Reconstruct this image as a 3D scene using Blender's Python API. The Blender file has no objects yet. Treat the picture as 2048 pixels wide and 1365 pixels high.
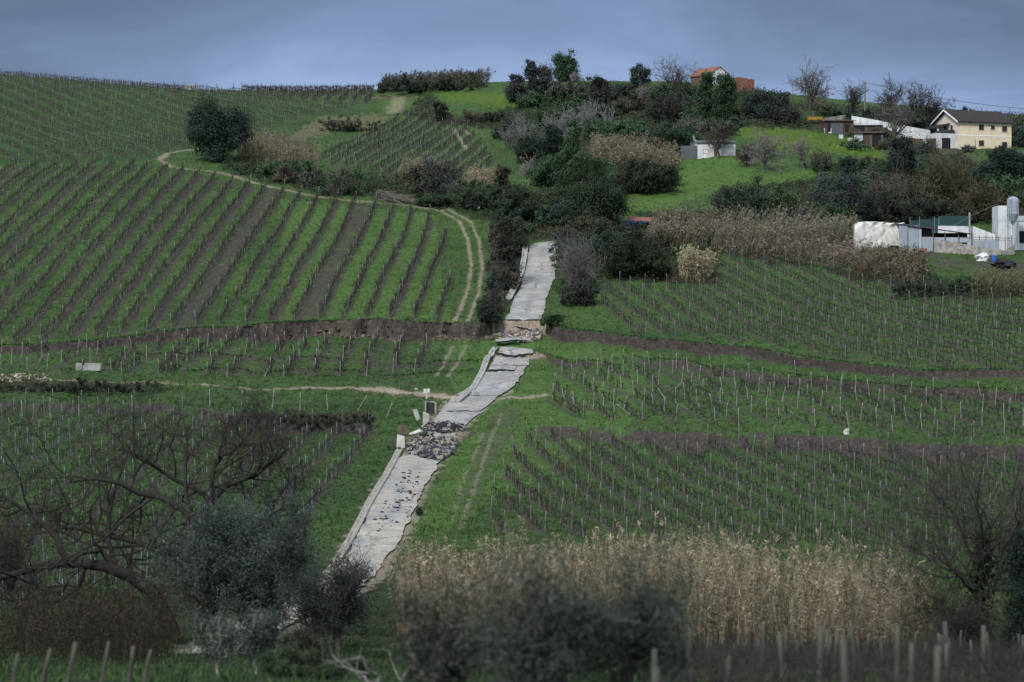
import bpy, math, random
import numpy as np
from mathutils import Vector
sc = bpy.context.scene
R = math.radians
# ------------------------------------------------------------------ camera, sky, sun, exposure
F, U0, V0 = 5689.0, 1024.0, 682.5           # the photograph's focal length and centre in its own pixels
cam_d = bpy.data.cameras.new('camera'); cam = bpy.data.objects.new('camera', cam_d)
sc.collection.objects.link(cam)
cam.location = (0, 0, 0); cam.rotation_euler = (R(90), 0, 0)
cam_d.lens = 100; cam_d.sensor_width = 36; cam_d.clip_start = 0.5; cam_d.clip_end = 9000
cam_d.dof.use_dof = True; cam_d.dof.focus_distance = 345; cam_d.dof.aperture_fstop = 1.25
sc.camera = cam
SUN_EL, SUN_AZ = 42, 205                      # behind the camera, a little to the left
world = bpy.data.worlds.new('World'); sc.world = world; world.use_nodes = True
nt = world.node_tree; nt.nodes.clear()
def N(t, kind, **kw):
    n = t.nodes.new(kind)
    for k, v in kw.items():
        if k.startswith('i_'):
            n.inputs[int(k[2:]) if k[2:].isdigit() else k[2:].replace('_', ' ')].default_value = v
        else: setattr(n, k, v)
    return n
def ramp(t, stops, fac):
    n = t.nodes.new('ShaderNodeValToRGB'); e = n.color_ramp.elements
    while len(e) > 1: e.remove(e[-1])
    e[0].position = stops[0][0]; e[0].color = (*stops[0][1], 1)
    for p, c in stops[1:]:
        q = e.new(p); q.color = (*c, 1)
    t.links.new(fac, n.inputs[0]); return n
sky = N(nt, 'ShaderNodeTexSky', sky_type='NISHITA', sun_disc=False, sun_elevation=R(SUN_EL), sun_rotation=R(SUN_AZ), air_density=1.0, dust_density=2.0)
tc = N(nt, 'ShaderNodeTexCoord'); sep = N(nt, 'ShaderNodeSeparateXYZ'); nt.links.new(tc.outputs['Generated'], sep.inputs[0])
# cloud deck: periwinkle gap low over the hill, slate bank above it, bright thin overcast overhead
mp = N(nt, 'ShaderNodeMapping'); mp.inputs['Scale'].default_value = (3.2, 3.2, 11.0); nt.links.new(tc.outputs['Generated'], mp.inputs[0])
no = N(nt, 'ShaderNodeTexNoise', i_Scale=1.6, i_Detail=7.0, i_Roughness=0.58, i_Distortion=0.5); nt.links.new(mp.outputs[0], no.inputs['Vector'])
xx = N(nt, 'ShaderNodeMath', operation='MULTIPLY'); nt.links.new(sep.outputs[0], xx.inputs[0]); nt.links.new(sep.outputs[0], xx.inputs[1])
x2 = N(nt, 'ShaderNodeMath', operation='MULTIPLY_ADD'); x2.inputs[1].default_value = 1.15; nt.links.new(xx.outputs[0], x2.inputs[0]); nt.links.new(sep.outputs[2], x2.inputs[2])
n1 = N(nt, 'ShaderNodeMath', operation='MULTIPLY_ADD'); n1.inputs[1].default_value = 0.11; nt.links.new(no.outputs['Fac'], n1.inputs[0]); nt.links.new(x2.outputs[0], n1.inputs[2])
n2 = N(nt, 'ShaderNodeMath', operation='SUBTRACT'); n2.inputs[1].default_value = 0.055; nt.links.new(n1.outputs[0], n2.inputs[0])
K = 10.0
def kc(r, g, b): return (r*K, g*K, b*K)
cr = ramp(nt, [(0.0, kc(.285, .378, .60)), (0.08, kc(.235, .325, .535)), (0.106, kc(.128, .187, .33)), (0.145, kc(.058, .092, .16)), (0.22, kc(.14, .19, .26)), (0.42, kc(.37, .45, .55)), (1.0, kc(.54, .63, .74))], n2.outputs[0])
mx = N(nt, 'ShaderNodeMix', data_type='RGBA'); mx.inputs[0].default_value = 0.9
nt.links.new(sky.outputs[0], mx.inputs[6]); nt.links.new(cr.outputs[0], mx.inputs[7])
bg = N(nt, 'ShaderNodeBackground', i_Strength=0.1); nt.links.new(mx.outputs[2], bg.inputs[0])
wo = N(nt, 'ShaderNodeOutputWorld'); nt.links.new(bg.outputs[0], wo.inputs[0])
sd = bpy.data.lights.new('sun', 'SUN'); sd.energy = 2.4; sd.angle = R(10); sd.color = (1.0, .97, .92)
sun = bpy.data.objects.new('sun', sd); sc.collection.objects.link(sun)
a = R(SUN_AZ); el = R(SUN_EL)
sun.rotation_euler = Vector((-math.sin(a)*math.cos(el), -math.cos(a)*math.cos(el), -math.sin(el))).to_track_quat('-Z', 'Y').to_euler()
sc.view_settings.view_transform = 'Standard'; sc.view_settings.look = 'None'
sc.view_settings.exposure = 0.58; sc.view_settings.gamma = 1
try:
    sc.cycles.use_denoising = True; sc.cycles.max_bounces = 6; sc.cycles.diffuse_bounces = 3; sc.cycles.transparent_max_bounces = 4
    sc.cycles.use_fast_gi = False
except Exception: pass

# ------------------------------------------------------------------ helpers: noise, ground
rng = np.random.default_rng(7)
def hsh(ix, iy, s):
    h = (ix.astype(np.int64)*374761393 + iy.astype(np.int64)*668265263 + s*1274126177) & 0xffffffff
    h = ((h ^ (h >> 13))*1103515245) & 0xffffffff
    h = (h ^ (h >> 16)) & 0xffff
    return h/65535.0
def vnoise(x, y, s=0):
    x = np.asarray(x, float); y = np.asarray(y, float)
    ix = np.floor(x); iy = np.floor(y); fx = x-ix; fy = y-iy
    fx = fx*fx*(3-2*fx); fy = fy*fy*(3-2*fy)
    a = hsh(ix, iy, s); b = hsh(ix+1, iy, s); c = hsh(ix, iy+1, s); d = hsh(ix+1, iy+1, s)
    return (a*(1-fx)+b*fx)*(1-fy)+(c*(1-fx)+d*fx)*fy
def fbm(x, y, o=3, s=0):
    t = 0; A = 1; w = 0
    for k in range(o): t = t+A*vnoise(x*2**k, y*2**k, s+k*17); w += A; A *= .5
    return t/w
def sstep(a, b, x):
    t = np.clip((x-a)/(b-a), 0, 1); return t*t*(3-2*t)
# survey of the valley and the hillside: where in the picture, and how far away
CT = [(0,700,348),(0,330,470),(500,370,455),(870,420,440),(250,500,405),(600,520,400),(0,322,476),(0,150,640),(370,178,640),(740,183,615),(250,250,545),
 (700,300,500),(900,250,545),(600,340,472),(780,235,560),(1000,330,490),(1000,164,600),(1150,160,600),(1290,164,595),(1400,168,572),(1500,182,560),(1570,197,560),(1640,215,562),(1740,222,560),
 (1100,260,530),(1250,260,520),(1480,258,500),(1700,310,472),(1400,330,468),(1300,400,440),(1500,370,450),(1600,250,510),(1960,297,480),(1850,255,510),(1760,345,455),(2048,238,560),(2048,330,455),(1900,400,452),(1900,452,430),(2030,468,422),(1960,485,408),
 (1850,500,396),(1700,470,410),(2048,520,385),(1450,520,402),(1230,570,385),(1350,470,415),(2048,600,350),(1700,600,368),(1500,610,370),(2048,679,320),(1600,690,338),(1250,665,354),(2048,745,300),(2048,800,288),(1500,760,318),
 (1100,800,314),(2048,900,264),(1500,860,288),(1100,850,297),(1020,1000,252),(1000,1060,232),(2048,1000,242),(1500,1000,250),(1700,1090,222),(1350,1085,223),
 (1070,490,420),(1075,560,392),(1045,640,362),(1030,700,342),(1000,750,329),(950,790,318),(870,880,290),(820,960,265),(745,1080,228),(660,1150,208),
 (0,765,322),(400,775,320),(700,780,319),(0,850,292),(300,900,275),(700,950,262),(700,1000,246),(0,1000,246),(300,1100,222),(0,1150,205)]
pts = []
for u, v, D in CT: pts.append(((u-U0)/F*D, D, (V0-v)/F*D))
for s in (-.34, -.18, -.09, 0, .09, .18, .34):
    for D, z in ((0, -3.2), (20, -4.5), (38, -5.9), (60, -7.7), (85, -10.3), (110, -12.6), (135, -14.5), (165, -15.9), (195, -16.2)):
        pts.append((s*max(D, 25), D, z))
for s, zz in ((-.36, (-2, 34, 58)), (.36, (-2, 30, 40))):
    for D, z in zip((300, 460, 600), zz): pts.append((s*D, D, z))
for s in (-.4, -.2, 0, .2, .4):
    for D, z in ((760, 54), (900, 50), (1100, 38)): pts.append((s*D, D, z))
for x_, y_, z_ in ((70, 486, 32.6), (78, 483, 32.6), (86, 490, 32.6), (80, 497, 32.8), (72, 494, 32.8), (90, 497, 32.8), (56, 398, 12.5), (62, 401, 12.5), (69, 400, 12.5), (62, 409, 12.6), (70, 409, 12.6), (56, 406, 12.6)): pts.append((x_, y_, z_))
pts = np.array(pts); PX = pts[:, :2]/100.0
def tk(r2): return np.where(r2 > 1e-12, .5*r2*np.log(np.maximum(r2, 1e-12)), 0)
n = len(pts); A = np.zeros((n+3, n+3))
d2 = ((PX[:, None]-PX[None])**2).sum(2); A[:n, :n] = tk(d2)+np.eye(n)*0.004
A[:n, n] = 1; A[:n, n+1:] = PX; A[n, :n] = 1; A[n+1:, :n] = PX.T
W = np.linalg.solve(A, np.r_[pts[:, 2], 0, 0, 0])
TS = np.linspace(-.8, .8, 481); TY = np.arange(0, 1101, 1.5)
def tps(x, y):
    o = np.full(np.shape(x), W[n])+W[n+1]*x/100+W[n+2]*y/100
    for i in range(n): o = o+W[i]*tk((x/100-PX[i, 0])**2+(y/100-PX[i, 1])**2)
    return o
gs, gy = np.meshgrid(TS, TY, indexing='ij'); TZ = tps(gs*np.maximum(gy, 25), gy)
def zbase(x, y):
    x = np.asarray(x, float); y = np.asarray(y, float)
    s = np.clip(x/np.maximum(y, 25), -.799, .799); yy = np.clip(y, 0, 1099)
    a = (s-TS[0])/(TS[1]-TS[0]); b = yy/1.5
    i = np.floor(a).astype(int); j = np.floor(b).astype(int); fa = a-i; fb = b-j
    i = np.clip(i, 0, len(TS)-2); j = np.clip(j, 0, len(TY)-2)
    return (TZ[i, j]*(1-fa)+TZ[i+1, j]*fa)*(1-fb)+(TZ[i, j+1]*(1-fa)+TZ[i+1, j+1]*fa)*fb
YS = np.arange(28, 720, .25)
def hit(u, v, zf=None, dmin=28):
    """ground point seen at picture position (u, v)"""
    s = (u-U0)/F; t = (V0-v)/F
    ys = YS[YS >= dmin]; z = (zf or zb)(s*ys, ys)
    g = z-t*ys; k = np.argmax(g >= 0)
    if g[k] < 0: k = int(np.argmax(z/ys))
    y = ys[k]
    if k > 0 and g[k] > 0 > g[k-1]: y = ys[k-1]+(ys[k]-ys[k-1])*(-g[k-1])/(g[k]-g[k-1])
    return np.array((s*y, y, float((zf or zb)(np.array([s*y]), np.array([y]))[0])))
def proj(x, y, z): return U0+F*x/y, V0-F*z/y
# landslide scarps: lip (u, v, drop), reach, face width
SC = []
def scarp(pl, L, w, jag, seed):
    p = np.array([(*hit(u, v, zbase)[:2], h) for u, v, h in pl]); p = p[np.argsort(p[:, 0])]
    SC.append((p, L, w, jag, seed))
def sline(k, x):
    p, L, w, jag, seed = SC[k]
    return np.interp(x, p[:, 0], p[:, 1])+jag*((fbm(x*.55, x*0+3.3, 4, seed)-.5)*3.2+(fbm(x*.12, x*0+1.3, 2, seed+5)-.5)*3), np.interp(x, p[:, 0], p[:, 2], left=0, right=0)*(.45+.95*fbm(x*.3, x*0+.5, 3, seed+3))
scarp([(-250,696,.4),(0,692,.6),(200,680,.8),(340,662,1.1),(480,653,1.2),(560,644,2.1),(760,639,2.5),(860,646,2.1),(960,650,1.7),(990,641,1.5),(1080,641,1.5),(1110,655,1.4),(1230,668,1.2),(1330,678,1.2),(1500,695,1.1),(1700,725,1.0),(1850,742,.8),(2300,758,.45)], 32, .55, .42, 11)
scarp([(150,712,0),(260,700,.3),(420,694,.4),(600,700,.35),(760,706,.4),(930,705,.3),(985,698,0)], 14, .5, .9, 23)
scarp([(330,738,0),(420,722,.3),(600,724,.4),(760,728,.3),(940,722,.2),(960,720,0)], 10, .4, 1.2, 29)
scarp([(975,690,0),(990,690,.8),(1072,689,.9),(1085,695,.3),(1120,703,.8),(1160,708,.5),(1250,722,.15),(1300,722,0)], 14, .45, .3, 31)
scarp([(1240,690,0),(1300,702,.6),(1400,712,.9),(1560,735,.9),(1700,752,.8),(1850,768,.7),(2300,790,.5)], 16, 1.3, .7, 37)
scarp([(1000,845,0),(1060,850,.2),(1140,852,.9),(1330,862,1.5),(1500,862,1.4),(1700,868,1.3),(1850,880,1.2),(2300,900,1.0)], 22, 2.6, .8, 41)
scarp([(-250,800,.2),(0,800,.35),(330,800,.4),(430,818,.4),(500,822,.8),(600,832,1.0),(740,838,.7),(770,840,0)], 18, 2.4, .8, 43)
scarp([(770,862,0),(800,868,.5),(860,865,.6),(930,858,.6),(960,855,.1),(980,852,0)], 9, .8, .4, 47)
def scoff(x, y):
    o = np.zeros(np.shape(x))
    for k, (p, L, w, jag, seed) in enumerate(SC):
        m = (y > p[:, 1].min()-4*L) & (y < p[:, 1].max()+8)
        if not m.any(): continue
        xm = x[m]; yl, h = sline(k, xm); d = yl-y[m]
        o[m] -= h*sstep(0, w, d)*np.exp(-np.maximum(d-w, 0)/L)
    return o
def zb(x, y):
    x = np.atleast_1d(np.asarray(x, float)); y = np.atleast_1d(np.asarray(y, float))
    return zbase(x, y)+scoff(x, y)
def pip(px, py, poly):
    poly = np.asarray(poly, float); c = np.zeros(px.shape, bool)
    bb = (px >= poly[:, 0].min()) & (px <= poly[:, 0].max()) & (py >= poly[:, 1].min()) & (py <= poly[:, 1].max())
    X = px[bb]; Y = py[bb]; cc = np.zeros(X.shape, bool); j = len(poly)-1
    for i in range(len(poly)):
        xi, yi = poly[i]; xj, yj = poly[j]
        if yi != yj:
            q = ((yi > Y) != (yj > Y)) & (X < (xj-xi)*(Y-yi)/(yj-yi)+xi); cc ^= q
        j = i
    c[bb] = cc; return c
def pdist(x, y, pl, reach=6):
    d = np.full(x.shape, 1e9); pl = np.asarray(pl, float)[:, :2]
    bb = (x > pl[:, 0].min()-reach) & (x < pl[:, 0].max()+reach) & (y > pl[:, 1].min()-reach) & (y < pl[:, 1].max()+reach)
    X = x[bb]; Y = y[bb]; dd = np.full(X.shape, 1e9)
    for a, b in zip(pl[:-1], pl[1:]):
        e = b-a; t = np.clip(((X-a[0])*e[0]+(Y-a[1])*e[1])/max(e@e, 1e-9), 0, 1)
        dd = np.minimum(dd, np.hypot(X-a[0]-t*e[0], Y-a[1]-t*e[1]))
    d[bb] = dd; return d
def line3(pl): return np.array([hit(u, v) for u, v in pl])
# ------------------------------------------------------------------ mesh helpers
def mesh_np(name, V, faces, mats, tint=None, smooth=False, midx=None, attrs=None):
    me = bpy.data.meshes.new(name); V = np.ascontiguousarray(V, np.float32)
    me.vertices.add(len(V)); me.vertices.foreach_set('co', V.ravel())
    faces = [np.asarray(f, np.int32) for f in (faces if isinstance(faces, (list, tuple)) else [faces]) if len(f)]
    lv = np.concatenate([f.ravel() for f in faces]); tot = np.concatenate([np.full(len(f), f.shape[1], np.int32) for f in faces])
    st = np.r_[0, np.cumsum(tot)[:-1]].astype(np.int32)
    me.loops.add(len(lv)); me.loops.foreach_set('vertex_index', lv)
    me.polygons.add(len(tot)); me.polygons.foreach_set('loop_start', st)
    if smooth: me.polygons.foreach_set('use_smooth', np.ones(len(tot), bool))
    if midx is not None: me.polygons.foreach_set('material_index', np.asarray(midx, np.int32))
    for m in (mats if isinstance(mats, (list, tuple)) else [mats]): me.materials.append(m)
    at = dict(attrs or {})
    if tint is not None: at['tint'] = tint
    for k, c in at.items():
        c = np.asarray(c, np.float32)
        if c.ndim == 1: c = np.repeat(c[:, None], 3, 1)
        c = np.c_[c, np.ones(len(c), np.float32)].astype(np.float32)
        me.color_attributes.new(k, 'FLOAT_COLOR', 'POINT').data.foreach_set('color', np.ascontiguousarray(c).ravel())
    me.update(calc_edges=True); return me
def link(name, me, parent=None, loc=None, rz=0):
    o = bpy.data.objects.new(name, me); sc.collection.objects.link(o)
    if parent is not None: o.parent = parent
    if loc is not None: o.location = loc
    if rz: o.rotation_euler.z = rz
    return o
def tag(o, label=None, cat=None, group=None, kind=None):
    if label: o['label'] = label
    if cat: o['category'] = cat
    if group: o['group'] = group
    if kind: o['kind'] = kind
    return o
def thing(name, label, cat, loc, rz=0, group=None): return tag(link(name, None, None, tuple(float(c) for c in loc), rz), label, cat, group)
def nrm(v): return v/np.maximum(np.linalg.norm(v, axis=-1, keepdims=True), 1e-9)
def tubes(P, Rr, S=4):
    Nn, Kk, _ = P.shape; T = nrm(np.gradient(P, axis=1)); tm = nrm(P[:, -1]-P[:, 0])
    ref = np.where(np.abs(tm[:, 2:3]) > .8, np.array([[1., .15, 0]]), np.array([[.1, .05, 1.]]))[:, None, :]
    a = nrm(np.cross(T, ref)); b = np.cross(T, a); an = np.arange(S)*2*np.pi/S
    V = P[:, :, None]+Rr[:, :, None, None]*(a[:, :, None]*np.cos(an)[None, None, :, None]+b[:, :, None]*np.sin(an)[None, None, :, None])
    base = (np.arange(Nn)*Kk*S)[:, None, None]+(np.arange(Kk-1)*S)[None, :, None]
    i = np.arange(S)[None, None]; j = (np.arange(S)+1)[None, None] % S
    Fq = np.stack([base+i, base+j, base+S+j, base+S+i], -1).reshape(-1, 4)
    return V.reshape(-1, 3), Fq
def cat_parts(L):
    Vs, Fs, o = [], [], 0
    for V, Fq in L: Vs.append(V); Fs.append(np.asarray(Fq)+o); o += len(V)
    return np.concatenate(Vs), np.concatenate(Fs)
def leaves(C, A, L, Wd, g, droop=0.0, nv=None):
    n_ = len(C); r = g.normal(size=(n_, 3)) if nv is None else nv; B = nrm(np.cross(A, r)); L = np.broadcast_to(L, n_)[:, None]; Wd = np.broadcast_to(Wd, n_)[:, None]
    m = C+A*L*.45; tip = C+A*L; tip[:, 2] -= droop*L[:, 0]
    V = np.stack([C, m+B*Wd*.5, tip, m-B*Wd*.5], 1).reshape(-1, 3)
    return V, np.arange(n_*4).reshape(-1, 4)
# ------------------------------------------------------------------ materials
def newmat(name):
    m = bpy.data.materials.new(name); m.use_nodes = True; t = m.node_tree
    b = t.nodes['Principled BSDF']; b.inputs['Roughness'].default_value = .85; b.inputs['Specular IOR Level'].default_value = .25
    return m, t, b
def simple(name, col, var=.25, scale=3.0, bump=0.0, rough=.85, col2=None, detail=5, stretch=(1, 1, 1), metal=0):
    m, t, b = newmat(name); c2 = col2 or tuple(min(1, c*(1+var)) for c in col); c1 = col if col2 else tuple(c*(1-var) for c in col)
    co = N(t, 'ShaderNodeTexCoord'); mp = N(t, 'ShaderNodeMapping'); mp.inputs['Scale'].default_value = stretch; t.links.new(co.outputs['Object'], mp.inputs[0])
    no = N(t, 'ShaderNodeTexNoise', i_Scale=scale, i_Detail=float(detail), i_Roughness=.62); t.links.new(mp.outputs[0], no.inputs['Vector'])
    r = ramp(t, [(.3, c1), (.7, c2)], no.outputs['Fac']); t.links.new(r.outputs[0], b.inputs['Base Color'])
    b.inputs['Roughness'].default_value = rough; b.inputs['Metallic'].default_value = metal
    if bump:
        bn = N(t, 'ShaderNodeBump', i_Strength=bump, i_Distance=.05); t.links.new(no.outputs['Fac'], bn.inputs['Height']); t.links.new(bn.outputs[0], b.inputs['Normal'])
    return m
def tinted(name, col, rough=.8, spec=.25):
    m, t, b = newmat(name); at = N(t, 'ShaderNodeVertexColor', layer_name='tint')
    mm = N(t, 'ShaderNodeMix', data_type='RGBA', blend_type='MULTIPLY'); mm.inputs[0].default_value = 1; mm.inputs[6].default_value = (*col, 1)
    t.links.new(at.outputs[0], mm.inputs[7]); t.links.new(mm.outputs[2], b.inputs['Base Color']); b.inputs['Roughness'].default_value = rough; b.inputs['Specular IOR Level'].default_value = spec
    return m
# ------------------------------------------------------------------ groundcover plan (outlines surveyed from the picture, fixed to the ground)
def ref(u, v): h_ = hit(u, v); return (h_[0], h_[1])
BLK = {  # name: outline, row direction dx/dy, spacing, a point on one row, post spacing, share of bare strips
 'slope': dict(poly=[(-250,335),(300,333),(420,354),(520,374),(600,390),(740,408),(850,424),(888,455),(905,500),(902,560),(884,641),(760,636),(560,641),(340,658),(0,688),(-250,692)], m=.043, sp=3.05, ref=(843,600), ps=6.2, bare=.85),
 'slump': dict(poly=[(-250,706),(0,704),(330,684),(480,676),(560,684),(760,690),(880,690),(862,742),(700,755),(480,757),(200,742),(-250,738)], m=.06, sp=3.05, ref=(843,720), ps=5.2, bare=.15),
 'lower': dict(poly=[(-250,806),(250,806),(480,845),(730,848),(752,870),(700,950),(640,1040),(560,1120),(300,1190),(-250,1230)], m=.03, sp=2.9, ref=(672,950), ps=6.0, bare=.12),
 'crest': dict(poly=[(-250,120),(-250,146),(0,142),(140,158),(370,178),(480,186),(620,206),(700,215),(690,228),(600,240),(520,262),(495,292),(390,300),(310,312),(200,322),(-250,326)], m=-.5, sp=4.6, ref=(300,240), ps=7.0, bare=.1),
 'ridge': dict(poly=[(485,165),(748,172),(745,214),(690,212),(600,202),(485,184)], m=.06, sp=3.0, ref=(620,190), ps=7.0, bare=.2),
 'middle': dict(poly=[(642,312),(700,280),(800,234),(900,238),(950,268),(992,330),(985,350),(915,378),(800,372),(720,345),(650,330)], m=.14, sp=2.75, ref=(850,300), ps=4.6, bare=.05),
 'east': dict(poly=[(1205,565),(1330,574),(1425,562),(1432,516),(1520,510),(1640,542),(1830,575),(1950,596),(2300,622),(2300,752),(1850,736),(1700,718),(1500,688),(1330,671),(1240,662),(1200,610)], m=-.24, sp=2.8, ref=(1300,610), ps=5.6, bare=.12),
 'middle_east': dict(poly=[(1110,722),(1300,728),(1400,735),(1560,756),(1700,774),(2300,806),(2300,892),(1850,872),(1700,858),(1500,852),(1150,842),(1090,800),(1120,760)], m=-.22, sp=2.8, ref=(1300,790), ps=5.0, bare=.1),
 'southeast': dict(poly=[(1060,868),(1330,885),(1500,885),(1700,892),(1850,902),(2300,922),(2300,1060),(1900,1125),(1700,1105),(1400,1090),(1200,1078),(975,1065),(1000,970),(1030,890)], m=-.16, sp=2.9, ref=(1300,985), ps=5.6, bare=.2),
}
BLK['near'] = dict(poly=[(1350,1336),(2300,1326),(2300,1660),(1270,1660)], m=-.62, sp=3.1, ref=(1600,1400), ps=4.6, bare=.3, y0=34)
for b in BLK.values(): b['xy'] = ref(*b['ref'])
def rowq(b, x, y): return ((x-b['xy'][0])-b['m']*(y-b['xy'][1]))/(b['sp']*math.sqrt(1+b['m']**2))
ROADE = np.array([(478,1140,1168),(483,1096,1136),(488,1066,1120),(494,1060,1114),(505,1057,1112),(520,1056,1112),(560,1045,1108),(590,1034,1096),(620,1021,1087),(641,1012,1079),(655,1008,1083),(684,1000,1072),(700,999,1070),(715,989,1064),(740,974,1050),(765,955,1034),(785,930,1012),(795,905,994),(812,890,976),(840,866,944),(852,858,930),(868,846,916),(885,834,908),(905,812,897),(930,786,877),(969,764,853),(1007,744,834),(1029,734,825),(1054,722,812),(1076,712,802),(1097,702,786),(1125,684,768),(1160,650,738),(1200,575,690),(1230,510,620),(1260,455,560),(1290,408,510),(1310,372,450)], float)
def edge(v): return np.interp(v, ROADE[:, 0], ROADE[:, 1]), np.interp(v, ROADE[:, 0], ROADE[:, 2])
ROADC = line3([((a+b)/2, v) for v, a, b in ROADE])
RW = np.array([(b-a)/2/F*c[1] for (v, a, b), c in zip(ROADE, ROADC)])
def roadd(x, y): return pdist(x, y, ROADC, 8)
TRK = [  # dirt tracks: line, half width, strength
 ([(880,420),(918,440),(936,480),(943,530),(936,580),(921,620),(908,645)], .27, .6), ([(896,418),(940,440),(958,480),(965,530),(957,590),(936,642)], .27, .6),
 ([(318,322),(345,335),(430,346),(520,367),(600,385),(700,402),(800,408),(885,420)], .45, .6), ([(318,322),(335,308),(410,300),(450,300)], .6, .65),
 ([(-50,752),(0,756),(100,760),(260,763),(420,773),(560,779),(740,781),(840,786),(905,793)], .6, .7), ([(740,781),(840,788),(905,794)], 1.5, 1),
 ([(872,752),(890,725),(905,695)], .25, .4), ([(896,752),(916,722),(932,694)], .25, .4),
 ([(905,1042),(925,962),(950,905),(965,870)], .2, .25), ([(922,1060),(950,972),(972,905),(985,870),(1005,830)], .24, .3),
 ([(990,797),(1040,796),(1090,790)], .8, .7), ([(760,195),(800,195),(790,225)], 1.6, .45), ([(905,255),(925,285),(935,300)], .3, .6), ([(925,258),(945,275)], .3, .6)]
TRK = [(line3(p), w, s) for p, w, s in TRK]
SCRUB = [[(470,318),(560,335),(640,345),(760,352),(880,385),(1000,372),(1130,395),(1250,440),(1130,475),(1060,482),(1000,450),(905,418),(790,402),(700,392),(600,377),(500,357),(440,340)],
 [(860,190),(900,235),(980,240),(1030,210),(1110,168),(1290,172),(1390,185),(1510,182),(1575,205),(1640,262),(1480,258),(1400,300),(1360,315),(1240,345),(1250,400),(1140,400),(1060,330),(980,262),(880,246),(800,232),(830,205)],
 [(985,440),(1055,450),(1052,520),(1020,595),(1000,638),(960,640),(985,560)], [(1120,480),(1330,465),(1440,500),(1430,566),(1200,563),(1128,600),(1115,560)],
 [(1260,425),(1700,430),(1830,500),(1900,590),(1700,560),(1640,540),(1440,510),(1300,470)], [(1430,380),(1700,350),(2300,300),(2300,440),(1700,450),(1420,440)],
 [(-250,765),(330,768),(330,786),(-250,786)], [(480,822),(745,830),(740,850),(490,846)], [(-250,1190),(640,1160),(760,1135),(900,1200),(1500,1240),(2300,1200),(2300,1400),(-250,1400)],
 [(1560,205),(1740,225),(2300,250),(2300,300),(1900,290),(1700,250)], [(1840,560),(2300,575),(2300,608),(1900,592)]]
YEL = [[(1480,256),(1560,258),(1640,268),(1760,296),(1765,318),(1700,312),(1560,300),(1480,270)], [(850,185),(1030,190),(1090,225),(1000,215),(900,200)], [(1120,560),(1170,575),(1150,590)], [(1820,320),(1880,330),(1870,345),(1820,335)]]
LUSH = [[(1355,320),(1500,300),(1640,345),(1600,370),(1450,372),(1300,430),(1240,430),(1240,395),(1340,370)], [(880,640),(1300,680),(1280,840),(900,1060),(820,1060),(940,860),(900,760)], [(560,400),(870,425),(900,640),(560,640)]]
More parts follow.
